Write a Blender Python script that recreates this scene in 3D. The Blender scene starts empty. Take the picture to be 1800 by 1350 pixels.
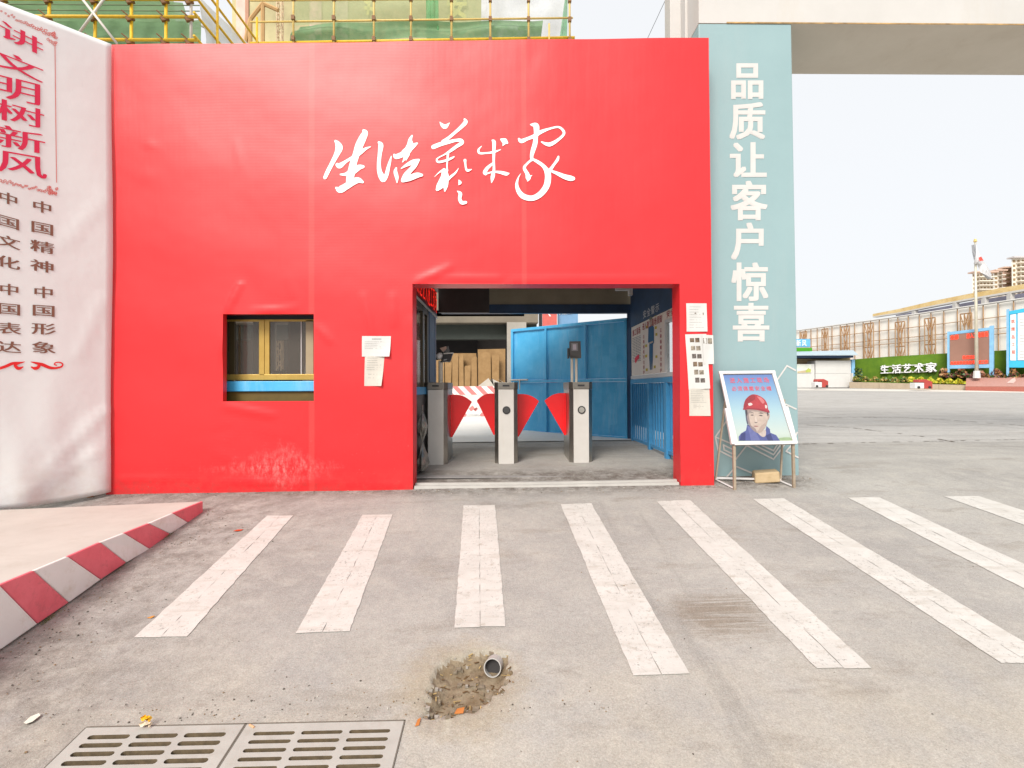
import bpy, math, random
from mathutils import Vector, Matrix
random.seed(7)
S = bpy.context.scene
COL = S.collection
R = math.radians
V = Vector

# ------------------------------------------------------------------ camera, light, exposure
PITCH, ROLL, YAW, F = R(0.5), R(0.2), R(0.8), 900.0
fwd = V((math.sin(YAW)*math.cos(PITCH), math.cos(YAW)*math.cos(PITCH), math.sin(PITCH)))
rt0 = V((math.cos(YAW), -math.sin(YAW), 0))
up0 = rt0.cross(fwd)
rt = rt0*math.cos(ROLL) - up0*math.sin(ROLL)
up = up0*math.cos(ROLL) + rt0*math.sin(ROLL)
EYE = V((0, 0, 1.0))
cd = bpy.data.cameras.new('camera'); cam = bpy.data.objects.new('camera', cd); COL.objects.link(cam)
cd.sensor_width = 36; cd.lens = 18; cd.clip_start = 0.05; cd.clip_end = 2000
m = Matrix((rt, up, -fwd)).transposed().to_4x4(); m.translation = EYE
cam.matrix_world = m
S.camera = cam

SUN_EL, SUN_AZ = R(41), math.atan2(-0.42, -1.0)     # towards the sun: behind the camera, a little to the left
sv = V((math.sin(SUN_AZ)*math.cos(SUN_EL), math.cos(SUN_AZ)*math.cos(SUN_EL), math.sin(SUN_EL)))
W = bpy.data.worlds.new('World'); S.world = W; W.use_nodes = True
nt = W.node_tree; nt.nodes.clear()
out = nt.nodes.new('ShaderNodeOutputWorld'); bg = nt.nodes.new('ShaderNodeBackground')
sky = nt.nodes.new('ShaderNodeTexSky'); sky.sky_type = 'NISHITA'; sky.sun_disc = False
sky.sun_elevation = SUN_EL; sky.sun_rotation = SUN_AZ; sky.dust_density = 6; sky.air_density = 1.0; sky.ozone_density = 1
veil = nt.nodes.new('ShaderNodeMixRGB'); veil.inputs[0].default_value = 0.80
veil.inputs[2].default_value = (9.3, 9.4, 9.5, 1)      # white haze veil over the blue sky
nt.links.new(sky.outputs[0], veil.inputs[1]); nt.links.new(veil.outputs[0], bg.inputs[0])
bg.inputs[1].default_value = 0.10
nt.links.new(bg.outputs[0], out.inputs[0])
sd = bpy.data.lights.new('sun', 'SUN'); sd.energy = 3.2; sd.angle = R(26); sd.color = (1, .955, .88)
so = bpy.data.objects.new('sun', sd); COL.objects.link(so)
so.rotation_euler = (-sv).to_track_quat('-Z', 'Y').to_euler()
S.view_settings.view_transform = 'Standard'; S.view_settings.look = 'None'
S.view_settings.exposure = 0.26; S.view_settings.gamma = 1

# ------------------------------------------------------------------ measuring helpers
def ray(px, py): return (fwd*F + rt*(px-900) - up*(py-675)).normalized()
def P(px, py, Y): d = ray(px, py); return EYE + d*(Y/d.y)
def PX(px, py, X): d = ray(px, py); return EYE + d*(X/d.x)
def PZ(px, py, z): d = ray(px, py); return EYE + d*((z-EYE.z)/d.z)
def hit(px, py, p0, n): d = ray(px, py); return EYE + d*((p0-EYE).dot(n)/d.dot(n))
def clamp(a, lo, hi): return max(lo, min(hi, a))
def G(x, y):
    s = .009*clamp(x, -5, 5)
    if y < 1.2: return .132*(1.2-5.14) + s + (.02*(1.2-y) if y > -3 else .084)
    if y < 5.4: return .132*(y-5.14) + s
    if y < 6.4:
        t = y-5.4; return .132*.26 + .132*t - .051*t*t + s
    return .132*1.26 - .051 + .030*(y-6.4)*min(1, 1) + s
def GP(px, py, h=0):
    d = ray(px, py); t = .5; st = .05
    while t < 400:
        p = EYE + d*t
        if p.z < G(p.x, p.y)+h:
            lo, hi = t-st, t
            for _ in range(30):
                m_ = (lo+hi)/2; q = EYE + d*m_
                if q.z < G(q.x, q.y)+h: hi = m_
                else: lo = m_
            return EYE + d*hi
        t += st; st = max(.05, t*.02)
    return EYE + d*400

# ------------------------------------------------------------------ object helpers
ORG = {}
def setp(o, label=None, cat=None, group=None, kind=None):
    if label: o['label'] = label
    if cat: o['category'] = cat
    if group: o['group'] = group
    if kind: o['kind'] = kind
    return o
def thing(name, loc, label, cat, group=None):
    o = bpy.data.objects.new(name, None); COL.objects.link(o); o.location = loc; o.empty_display_size = .1
    ORG[o.name] = V(loc); return setp(o, label, cat, group)
class MB:
    def __init__(s): s.v = []; s.f = []; s.mi = []
    def poly(s, pts, k=0):
        b = len(s.v); s.v += [V(p) for p in pts]; s.f.append(list(range(b, b+len(pts)))); s.mi.append(k); return s
    def box(s, lo, hi, k=0):
        (a, b, c), (d, e, f) = lo, hi
        p = [(a,b,c),(d,b,c),(d,e,c),(a,e,c),(a,b,f),(d,b,f),(d,e,f),(a,e,f)]
        return s.hexa(p, k)
    def hexa(s, p, k=0):
        b = len(s.v); s.v += [V(q) for q in p]
        for q in ((0,3,2,1),(4,5,6,7),(0,1,5,4),(1,2,6,5),(2,3,7,6),(3,0,4,7)):
            s.f.append([b+i for i in q]); s.mi.append(k)
        return s
    def beam(s, a, b, w, h, upv=V((0,0,1)), k=0):
        a, b = V(a), V(b); d = (b-a).normalized()
        if abs(d.dot(upv)) > .98: upv = V((0,1,0))
        x = d.cross(upv).normalized()*w/2; y = x.cross(d).normalized()*h/2
        return s.hexa([a-x-y, a+x-y, b+x-y, b-x-y, a-x+y, a+x+y, b+x+y, b-x+y], k)
    def tube(s, a, b, r, n=8, r2=None, cap=True, k=0):
        a, b = V(a), V(b); d = (b-a).normalized(); q = V((0,0,1)) if abs(d.z) < .9 else V((1,0,0))
        x = d.cross(q).normalized(); y = d.cross(x); r2 = r if r2 is None else r2; base = len(s.v)
        for i in range(n):
            t = 2*math.pi*i/n; o = x*math.cos(t)+y*math.sin(t); s.v += [a+o*r, b+o*r2]
        for i in range(n):
            j = (i+1) % n; s.f.append([base+2*i, base+2*j, base+2*j+1, base+2*i+1]); s.mi.append(k)
        if cap:
            s.f.append([base+2*i for i in range(n)][::-1]); s.f.append([base+2*i+1 for i in range(n)]); s.mi += [k, k]
        return s
    def prism(s, pts, off, k=0):
        n = len(pts); pts = [V(p) for p in pts]; off = V(off); b = len(s.v)
        s.v += pts + [p+off for p in pts]
        s.f.append(list(range(b, b+n))); s.f.append(list(range(b+n, b+2*n))[::-1]); s.mi += [k, k]
        for i in range(n):
            j = (i+1) % n; s.f.append([b+i, b+n+i, b+n+j, b+j]); s.mi.append(k)
        return s
    def build(s, name, mats, parent=None, smooth=False, bevel=0, at=None, fix=True):
        if parent is None:
            if at is None:
                xs = [v.x for v in s.v]; ys = [v.y for v in s.v]; zs = [v.z for v in s.v]
                at = V(((min(xs)+max(xs))/2, (min(ys)+max(ys))/2, min(zs)))
            org = V(at)
        else: org = ORG[parent.name]
        me = bpy.data.meshes.new(name); me.from_pydata([v-org for v in s.v], [], s.f)
        if not isinstance(mats, (list, tuple)): mats = [mats]
        for mm in mats: me.materials.append(mm)
        if len(mats) > 1: me.polygons.foreach_set('material_index', s.mi)
        if smooth: me.polygons.foreach_set('use_smooth', [True]*len(me.polygons))
        if fix:
            import bmesh
            bm = bmesh.new(); bm.from_mesh(me); bmesh.ops.recalc_face_normals(bm, faces=bm.faces); bm.to_mesh(me); bm.free()
        me.update()
        o = bpy.data.objects.new(name, me); COL.objects.link(o)
        if parent is None: o.location = org
        else: o.parent = parent
        ORG[o.name] = org
        if bevel:
            b = o.modifiers.new('bevel', 'BEVEL'); b.width = bevel; b.segments = 2; b.limit_method = 'ANGLE'
        return o
def struct(o, label=None): o['kind'] = 'structure'; return o

# ------------------------------------------------------------------ materials
def sc(r, g, b):
    f = lambda c: (c/255/12.92) if c/255 <= .04045 else ((c/255+.055)/1.055)**2.4
    return (f(r), f(g), f(b))
MATS = {}
def mat(name, col, rough=.6, metal=0, var=.12, vs=4, bump=.0, bs=60, spec=.5, emit=0, alpha=1, dirt=None, coat=0):
    if name in MATS: return MATS[name]
    M = bpy.data.materials.new(name); M.use_nodes = True; n = M.node_tree; b = n.nodes['Principled BSDF']; L = n.links.new
    b.inputs['Roughness'].default_value = rough; b.inputs['Metallic'].default_value = metal
    b.inputs['Specular IOR Level'].default_value = spec; b.inputs['Coat Weight'].default_value = coat
    tc = n.nodes.new('ShaderNodeTexCoord')
    if var:
        no = n.nodes.new('ShaderNodeTexNoise'); no.inputs['Scale'].default_value = vs; no.inputs['Detail'].default_value = 7
        no.inputs['Roughness'].default_value = .6
        L(tc.outputs['Object'], no.inputs['Vector'])
        cr = n.nodes.new('ShaderNodeValToRGB'); cr.color_ramp.elements[0].position = .3; cr.color_ramp.elements[1].position = .7
        cr.color_ramp.elements[0].color = (*[c*(1-var) for c in col], 1)
        cr.color_ramp.elements[1].color = (*[min(1, c*(1+var*.7)) for c in col], 1)
        L(no.outputs[0], cr.inputs[0]); src = cr.outputs[0]
        if dirt:
            n2 = n.nodes.new('ShaderNodeTexNoise'); n2.inputs['Scale'].default_value = dirt[1]; n2.inputs['Detail'].default_value = 9
            n2.inputs['Roughness'].default_value = .7; L(tc.outputs['Object'], n2.inputs['Vector'])
            r2 = n.nodes.new('ShaderNodeValToRGB'); r2.color_ramp.elements[0].position = dirt[2]; r2.color_ramp.elements[1].position = dirt[2]+.14
            L(n2.outputs[0], r2.inputs[0]); mx = n.nodes.new('ShaderNodeMixRGB'); L(r2.outputs[0], mx.inputs[0]); L(src, mx.inputs[1])
            mx.inputs[2].default_value = (*dirt[0], 1); src = mx.outputs[0]
        L(src, b.inputs['Base Color'])
    else: b.inputs['Base Color'].default_value = (*col, 1)
    if bump:
        nb = n.nodes.new('ShaderNodeTexNoise'); nb.inputs['Scale'].default_value = bs; nb.inputs['Detail'].default_value = 5
        L(tc.outputs['Object'], nb.inputs['Vector']); bp = n.nodes.new('ShaderNodeBump'); bp.inputs['Strength'].default_value = bump
        bp.inputs['Distance'].default_value = .01; L(nb.outputs[0], bp.inputs['Height']); L(bp.outputs[0], b.inputs['Normal'])
    if emit:
        b.inputs['Emission Color'].default_value = (*col, 1); b.inputs['Emission Strength'].default_value = emit
    if alpha < 1: b.inputs['Alpha'].default_value = alpha
    MATS[name] = M; return M

def node_mat(name):
    M = bpy.data.materials.new(name); M.use_nodes = True; n = M.node_tree; MATS[name] = M
    return M, n, n.nodes['Principled BSDF'], n.links.new
def noise(n, vec, scale, detail=6, rough=.6, dist=0):
    t = n.nodes.new('ShaderNodeTexNoise'); t.inputs['Scale'].default_value = scale; t.inputs['Detail'].default_value = detail
    t.inputs['Roughness'].default_value = rough; t.inputs['Distortion'].default_value = dist; n.links.new(vec, t.inputs['Vector']); return t.outputs[0]
def ramp(n, fac, a, b, ca=(0,0,0), cb=(1,1,1)):
    t = n.nodes.new('ShaderNodeValToRGB'); e = t.color_ramp.elements; e[0].position = a; e[1].position = b
    e[0].color = (*ca, 1); e[1].color = (*cb, 1); n.links.new(fac, t.inputs[0]); return t.outputs[0]
def mix(n, fac, a, b, mode='MIX'):
    t = n.nodes.new('ShaderNodeMixRGB'); t.blend_type = mode
    for i, x in enumerate((fac, a, b)):
        if isinstance(x, (int, float)): t.inputs[i].default_value = x
        elif isinstance(x, tuple): t.inputs[i].default_value = (*x, 1)
        else: n.links.new(x, t.inputs[i])
    return t.outputs[0]
def math_(n, op, a, b=0.0, c=0.0):
    t = n.nodes.new('ShaderNodeMath'); t.operation = op
    for i, x in enumerate((a, b, c)):
        if isinstance(x, (int, float)): t.inputs[i].default_value = x
        else: n.links.new(x, t.inputs[i])
    return t.outputs[0]
def maprange(n, v, a, b, c=0, d=1):
    t = n.nodes.new('ShaderNodeMapRange'); n.links.new(v, t.inputs[0])
    for i, x in enumerate((a, b, c, d)): t.inputs[i+1].default_value = x
    return t.outputs[0]
def worldpos(n):
    g = n.nodes.new('ShaderNodeNewGeometry'); s = n.nodes.new('ShaderNodeSeparateXYZ'); n.links.new(g.outputs['Position'], s.inputs[0])
    return g.outputs['Position'], s.outputs[0], s.outputs[1], s.outputs[2]
def bumpn(n, h, st, dist=.01):
    t = n.nodes.new('ShaderNodeBump'); t.inputs['Strength'].default_value = st; t.inputs['Distance'].default_value = dist
    n.links.new(h, t.inputs['Height']); return t.outputs[0]
def mapv(n, vec, scale, rot=(0,0,0)):
    t = n.nodes.new('ShaderNodeMapping'); t.inputs['Scale'].default_value = scale; t.inputs['Rotation'].default_value = rot
    n.links.new(vec, t.inputs[0]); return t.outputs[0]

SEAM_Y = GP(1600, 777).y
POT = [GP(*p) for p in ((735,1262),(752,1205),(762,1172),(800,1150),(858,1138),(900,1146),(904,1180),(886,1214),(850,1243),(800,1260))]
def asphalt():
    M, n, b, L = node_mat('dusty_asphalt'); pos, x, y, z = worldpos(n)
    big = noise(n, pos, .9, 5); mid = noise(n, pos, 5, 6, .7); fine = noise(n, pos, 90, 3, .8); spk = noise(n, pos, 260, 2, .9)
    c = mix(n, ramp(n, big, .35, .7), (.315,.303,.290), (.405,.39,.366))
    c = mix(n, ramp(n, mid, .45, .8), c, (.43,.41,.375))
    conc = mix(n, ramp(n, mid, .3, .75), (.40,.39,.38), (.49,.475,.455))
    c = mix(n, maprange(n, math_(n, 'ADD', y, math_(n, 'MULTIPLY', mid, .12)), SEAM_Y, SEAM_Y+.1), c, conc)
    # dust swept to the near gutter
    c = mix(n, math_(n, 'MULTIPLY', maprange(n, y, 2.9, 2.1, 0, .55), ramp(n, noise(n, pos, 2.2, 6, .65), .35, .6)), c, (.44,.40,.33))
    # stains with tyre streaks
    st = ramp(n, noise(n, mapv(n, pos, (.9, 2.6, 1), (0, 0, R(24))), 1.3, 7, .7), .55, .72)
    c = mix(n, math_(n, 'MULTIPLY', st, .5), c, (.20,.165,.13))
    stk = ramp(n, noise(n, mapv(n, pos, (1.4, 34, 1), (0, 0, R(-32))), 1.2, 3, .6), .62, .74)
    c = mix(n, math_(n, 'MULTIPLY', stk, math_(n, 'MULTIPLY', maprange(n, x, .4, 1.2), .28)), c, (.50,.46,.40))
    sx0, sy0 = GP(1262, 1080).x, GP(1262, 1080).y
    dd = math_(n, 'ADD', math_(n, 'POWER', math_(n, 'DIVIDE', math_(n, 'SUBTRACT', x, sx0), .34), 2.0), math_(n, 'POWER', math_(n, 'DIVIDE', math_(n, 'SUBTRACT', y, sy0), .26), 2.0))
    dd = math_(n, 'ADD', dd, math_(n, 'MULTIPLY', math_(n, 'SUBTRACT', noise(n, pos, 4.5, 8, .8), .5), 2.4))
    stn = math_(n, 'MULTIPLY', maprange(n, dd, 1.1, .2), math_(n, 'SUBTRACT', .75, math_(n, 'MULTIPLY', ramp(n, noise(n, mapv(n, pos, (2, 60, 1), (0, 0, R(35))), 1.2, 2, .6), .5, .6), .55)))
    c = mix(n, stn, c, (.205,.165,.125))
    pcx, pcy = sum(p.x for p in POT)/len(POT), sum(p.y for p in POT)/len(POT)
    pd_ = math_(n, 'ADD', math_(n, 'POWER', math_(n, 'DIVIDE', math_(n, 'SUBTRACT', x, pcx-.03), .34), 2.0), math_(n, 'POWER', math_(n, 'DIVIDE', math_(n, 'SUBTRACT', y, pcy-.03), .36), 2.0))
    pd_ = math_(n, 'ADD', pd_, math_(n, 'MULTIPLY', math_(n, 'SUBTRACT', noise(n, pos, 9, 8, .8), .5), 2.2))
    c = mix(n, maprange(n, pd_, 1.1, .3, 0, .55), c, (.33,.27,.18))
    far = ramp(n, noise(n, mapv(n, pos, (.22, 2.4, 1), (0, 0, R(6))), 1.6, 7, .7), .42, .66)
    c = mix(n, math_(n, 'MULTIPLY', math_(n, 'MULTIPLY', far, maprange(n, y, 4.6, 6.5)), .38), c, (.235,.222,.21))
    tyre = ramp(n, noise(n, mapv(n, pos, (3.2, .16, 1), (0, 0, R(-22))), 1.5, 5, .6), .60, .70)
    c = mix(n, math_(n, 'MULTIPLY', math_(n, 'MULTIPLY', tyre, maprange(n, x, -1.5, 1.0)), .30), c, (.19,.18,.17))
    # grit collected at the foot of the walls and of the kerb
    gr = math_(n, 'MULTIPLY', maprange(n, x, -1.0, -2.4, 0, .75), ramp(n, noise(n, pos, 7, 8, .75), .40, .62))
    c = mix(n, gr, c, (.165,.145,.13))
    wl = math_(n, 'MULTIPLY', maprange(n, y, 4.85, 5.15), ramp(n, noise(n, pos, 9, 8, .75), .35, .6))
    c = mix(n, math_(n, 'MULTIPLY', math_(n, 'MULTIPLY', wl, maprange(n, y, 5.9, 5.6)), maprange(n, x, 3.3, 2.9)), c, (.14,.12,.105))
    c = mix(n, 1.0, c, ramp(n, noise(n, pos, 120, 5, .85), .34, .66, (.80,.79,.78), (1.12,1.12,1.12)), 'MULTIPLY')
    c = mix(n, 1.0, c, ramp(n, noise(n, pos, 30, 6, .8), .36, .64, (.90,.895,.89), (1.05,1.05,1.05)), 'MULTIPLY')
    c = mix(n, ramp(n, spk, .62, .70), c, (.55,.52,.47)); c = mix(n, math_(n, 'MULTIPLY', maprange(n, spk, .38, .30), .5), c, (.10,.09,.08))
    c = mix(n, math_(n, 'MULTIPLY', ramp(n, noise(n, pos, 24, 6, .8), .66, .74), .5), c, (.13,.105,.08))
    # thin cracks
    vo = n.nodes.new('ShaderNodeTexVoronoi'); vo.feature = 'DISTANCE_TO_EDGE'; vo.inputs['Scale'].default_value = .8
    wv = n.nodes.new('ShaderNodeVectorMath'); wv.operation = 'ADD'; L(pos, wv.inputs[0])
    nv = n.nodes.new('ShaderNodeTexNoise'); nv.inputs['Scale'].default_value = 3; L(pos, nv.inputs['Vector']); L(nv.outputs['Color'], wv.inputs[1]); L(wv.outputs[0], vo.inputs['Vector'])
    ck = math_(n, 'MULTIPLY', maprange(n, vo.outputs['Distance'], .006, .0), ramp(n, big, .5, .62))
    c = mix(n, math_(n, 'MULTIPLY', ck, .25), c, (.08,.07,.06))
    L(c, b.inputs['Base Color']); b.inputs['Roughness'].default_value = .85; b.inputs['Specular IOR Level'].default_value = .3
    h = math_(n, 'ADD', math_(n, 'MULTIPLY', fine, .8), math_(n, 'MULTIPLY', mid, 2.2)); L(bumpn(n, h, .55, .006), b.inputs['Normal'])
    return M
def paint():
    M, n, b, L = node_mat('worn_road_paint'); pos, x, y, z = worldpos(n)
    c = mix(n, ramp(n, noise(n, pos, 6, 8, .7), .35, .7), (.50,.48,.45), (.59,.57,.54))
    c = mix(n, math_(n, 'MULTIPLY', ramp(n, noise(n, pos, 14, 9, .8), .56, .66), .7), c, (.33,.29,.24))
    c = mix(n, math_(n, 'MULTIPLY', ramp(n, noise(n, mapv(n, pos, (1, 5, 1)), 3, 8, .7), .52, .66), .45), c, (.38,.34,.29))
    L(c, b.inputs['Base Color']); b.inputs['Roughness'].default_value = .7
    wn = math_(n, 'MULTIPLY', ramp(n, noise(n, pos, 46, 9, .85), .575, .60), ramp(n, noise(n, pos, 3.1, 6, .75), .42, .56))
    L(math_(n, 'SUBTRACT', 1.0, wn), b.inputs['Alpha'])
    L(bumpn(n, noise(n, pos, 90, 4, .8), .4, .004), b.inputs['Normal']); return M
def redcloth():
    M, n, b, L = node_mat('red_banner_cloth'); pos, x, y, z = worldpos(n)
    c = mix(n, noise(n, pos, 1.2, 4), (.65,.009,.013), (.72,.014,.020))
    # sun-faded strips where the cloth is lapped
    for xs, w in ((P(548, 300, 5.14).x, .035), (P(921, 300, 5.14).x, .03)):
        d = math_(n, 'ABSOLUTE', math_(n, 'SUBTRACT', x, xs)); c = mix(n, maprange(n, d, w, w*.6, 0, .35), c, (.85,.07,.06))
    # lime splashes and scuffs low on the cloth
    cx, cz = P(495, 822, 5.14).x, P(495, 822, 5.14).z
    d = math_(n, 'ADD', math_(n, 'MULTIPLY', math_(n, 'ABSOLUTE', math_(n, 'SUBTRACT', x, cx)), .85), math_(n, 'MULTIPLY', math_(n, 'ABSOLUTE', math_(n, 'SUBTRACT', z, cz)), 2.2))
    d = math_(n, 'ADD', d, math_(n, 'MULTIPLY', math_(n, 'SUBTRACT', noise(n, pos, 3.2, 7, .8), .5), 1.3))
    sp = math_(n, 'MULTIPLY', maprange(n, d, .62, .0), ramp(n, noise(n, mapv(n, pos, (1, 1, .45)), 22, 9, .8), .45, .62))
    c = mix(n, math_(n, 'MULTIPLY', sp, .6), c, (.74,.36,.34))
    sc_ = math_(n, 'MULTIPLY', maprange(n, z, .9, .05, 0, .8), ramp(n, noise(n, pos, 40, 4, .8), .68, .74)); c = mix(n, sc_, c, (.80,.40,.36))
    low = math_(n, 'MULTIPLY', maprange(n, z, .22, -.03), ramp(n, noise(n, pos, 10, 7, .8), .42, .6)); c = mix(n, math_(n, 'MULTIPLY', low, .5), c, (.30,.05,.04))
    L(c, b.inputs['Base Color']); b.inputs['Roughness'].default_value = .40; b.inputs['Specular IOR Level'].default_value = .58
    wx = math_(n, 'SINE', math_(n, 'MULTIPLY', x, 520)); wz = math_(n, 'SINE', math_(n, 'MULTIPLY', z, 420))
    h = math_(n, 'ADD', math_(n, 'MULTIPLY', math_(n, 'ADD', wx, math_(n, 'MULTIPLY', wz, 1.2)), .022), math_(n, 'MULTIPLY', noise(n, pos, 1.6, 2), 2.2))
    h = math_(n, 'ADD', h, math_(n, 'MULTIPLY', noise(n, mapv(n, pos, (1, 1, .12)), 7, 3), .35))
    L(bumpn(n, h, .35, .01), b.inputs['Normal']); return M
def whitecloth():
    M, n, b, L = node_mat('white_banner_cloth'); pos, x, y, z = worldpos(n)
    c = mix(n, noise(n, pos, 1.5, 5), (.745,.765,.76), (.785,.80,.795))
    c = mix(n, math_(n, 'MULTIPLY', maprange(n, z, .5, -.05, 0, .55), ramp(n, noise(n, pos, 4, 7, .7), .4, .65)), c, (.62,.55,.47))
    L(c, b.inputs['Base Color']); b.inputs['Roughness'].default_value = .55
    L(bumpn(n, math_(n, 'ADD', noise(n, pos, 2.5, 3), math_(n, 'MULTIPLY', noise(n, pos, 300, 1), .02)), .4, .02), b.inputs['Normal']); return M
def weathered(name, ca, cb, dirt, sc_=6, rough=.6, amount=.5, streak=0, metal=0, bump=.2):
    M, n, b, L = node_mat(name); pos, x, y, z = worldpos(n)
    c = mix(n, ramp(n, noise(n, pos, sc_, 7, .65), .3, .7), ca, cb)
    v = mapv(n, pos, (1, 1, .15)) if streak else pos
    c = mix(n, math_(n, 'MULTIPLY', ramp(n, noise(n, v, sc_*1.7, 9, .75), .52, .72), amount), c, dirt)
    L(c, b.inputs['Base Color']); b.inputs['Roughness'].default_value = rough; b.inputs['Metallic'].default_value = metal
    L(bumpn(n, noise(n, pos, sc_*9, 6, .7), bump, .006), b.inputs['Normal']); return M

ASPH, PAINT, RED, WHITE = asphalt(), paint(), redcloth(), whitecloth()
CONC = weathered('pale_concrete', (.45,.42,.38), (.53,.50,.455), (.38,.34,.28), 2.2, .85, .45)
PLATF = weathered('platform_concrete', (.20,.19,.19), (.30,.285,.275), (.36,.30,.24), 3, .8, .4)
KRED = weathered('kerb_red_paint', (.70,.12,.155), (.80,.17,.21), (.38,.10,.10), 8, .55, .5)
KWHITE = weathered('kerb_white_paint', (.74,.73,.70), (.80,.79,.77), (.52,.46,.36), 4, .6, .55)
TEAL = weathered('pale_teal_wrap', (.245,.365,.385), (.27,.395,.415), (.33,.41,.42), 1.2, .5, .35, 1)
CREAM = weathered('cream_panel', (.51,.495,.475), (.56,.545,.525), (.47,.40,.29), 1.5, .55, .22, 1)
TAN = weathered('bounce_tinted_underside', (.60,.54,.45), (.66,.60,.51), (.50,.43,.34), 1.5, .6, .4)  # warm light bounced off the ground is painted into this underside colour
BLUE = weathered('blue_gate_paint', (.04,.36,.68), (.10,.46,.78), (.26,.54,.78), 2.5, .42, .6, 1)
BLUED = weathered('blue_rail_paint', (.045,.25,.50), (.07,.31,.58), (.10,.14,.20), 8, .45, .4)
NAVY = mat('navy_paint', (.02,.055,.13), .5, var=.25, vs=5)
STEEL = weathered('brushed_steel', (.36,.34,.31), (.50,.48,.44), (.22,.19,.15), 5, .32, .4, 1, 1.0, .05)
STEELP = weathered('grey_steel_panel', (.50,.48,.45), (.56,.54,.51), (.42,.36,.28), 4, .45, .3, 1, 0, .05)
YEL = weathered('yellow_scaffold_paint', (.62,.36,.012), (.78,.50,.03), (.35,.20,.06), 12, .45, .35)
YELP = weathered('faded_scaffold_paint', (.62,.42,.10), (.70,.52,.20), (.45,.28,.10), 12, .5, .35)
RUST = weathered('rusty_clamp_steel', (.16,.07,.025), (.26,.13,.05), (.05,.03,.02), 20, .7, .5)
RUSTP = weathered('rust_brown_steel', (.26,.12,.04), (.36,.18,.065), (.12,.05,.02), 3, .7, .5)
WPIPE = mat('white_pipe_paint', (.62,.58,.53), .5)
GOLD = weathered('gold_anodised_frame', (.42,.27,.06), (.52,.35,.09), (.25,.14,.04), 5, .35, .5, 1, .35)
DARK = mat('dark_interior', (.035,.032,.032), .8, var=.3, vs=3)
BLACK = mat('black_plastic', (.02,.02,.022), .4, var=.2)
CARD = weathered('corrugated_cardboard', (.25,.145,.055), (.33,.20,.085), (.18,.10,.04), 5, .8, .4)
PAPER = mat('white_paper', (.58,.575,.56), .6, var=.06, vs=8)
PAPERC = mat('cream_paper', (.54,.51,.455), .6, var=.08, vs=8)
INK = mat('grey_print', (.24,.23,.22), .7, var=0)
INKD = mat('dark_print', (.12,.11,.10), .7, var=0)
WPRINT = mat('white_print', (.86,.88,.87), .5, var=.04)
TPRINT = mat('offwhite_print', (.60,.585,.57), .55, var=.05)
RPRINT = mat('red_print', (.74,.02,.05), .5, var=.05)
BPRINT = mat('brown_print', (.22,.09,.055), .55, var=.15, vs=20)
FLAP = mat('red_acrylic', (.85,.006,.010), .25, var=.05)
ALU = mat('white_aluminium', (.62,.605,.605), .4, var=.06)
LEGM = weathered('easel_leg_steel', (.36,.28,.20), (.48,.40,.31), (.25,.15,.08), 14, .5, .4, 0, .3)
RPOSTER = mat('poster_red', (.52,.09,.13), .5, var=0)
IRON = weathered('dusty_iron', (.34,.325,.30), (.42,.405,.375), (.25,.215,.165), 5, .75, .4)
MUD = weathered('dry_mud', (.16,.11,.06), (.31,.25,.175), (.055,.035,.018), 13, .95, .85, 0, 0, 1.0)
GREEN = weathered('artificial_turf', (.07,.16,.008), (.14,.25,.012), (.04,.10,.01), 1.2, .9, .6, 1, 0, .8)
GRANITE = mat('red_granite', (.38,.12,.09), .45, var=.25, vs=30)
GRANP = mat('pink_granite', (.45,.24,.20), .4, var=.2, vs=30)
BOARD = mat('bright_blue_steel', (.10,.42,.68), .45, var=.1)
def glass(name, col, rough, alpha):
    M = mat(name, col, rough, var=0, spec=.9, alpha=alpha, coat=.6); return M
GLASS = glass('booth_glass', (.13,.11,.09), .06, .34)
def netmat(name, col, alpha):
    M, n, b, L = node_mat(name); pos, x, y, z = worldpos(n)
    c = mix(n, noise(n, pos, 2, 6), tuple(k*.8 for k in col), tuple(min(1, k*1.2) for k in col)); L(c, b.inputs['Base Color'])
    b.inputs['Roughness'].default_value = .8
    t = n.nodes.new('ShaderNodeBsdfTranslucent'); L(c, t.inputs[0])
    ms = n.nodes.new('ShaderNodeMixShader'); ms.inputs[0].default_value = .5; L(b.outputs[0], ms.inputs[1]); L(t.outputs[0], ms.inputs[2])
    tr = n.nodes.new('ShaderNodeBsdfTransparent'); m2 = n.nodes.new('ShaderNodeMixShader')
    L(maprange(n, noise(n, pos, 6, 5), .3, .7, alpha-.12, alpha+.1), m2.inputs[0]); L(tr.outputs[0], m2.inputs[1]); L(ms.outputs[0], m2.inputs[2])
    o = [q for q in n.nodes if q.type == 'OUTPUT_MATERIAL'][0]; L(m2.outputs[0], o.inputs[0]); return M
NET = netmat('green_mesh_net', (.24,.40,.22), .95)
NETG = netmat('bright_green_mesh', (.16,.48,.22), .75)
NETY = netmat('yellow_green_sheet', (.50,.50,.24), .85)
TARP = netmat('pale_tarpaulin', (.72,.74,.76), .9)
PINKC = mat('pink_banner_cloth', (.74,.50,.42), .7, var=.25, vs=2)

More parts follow.
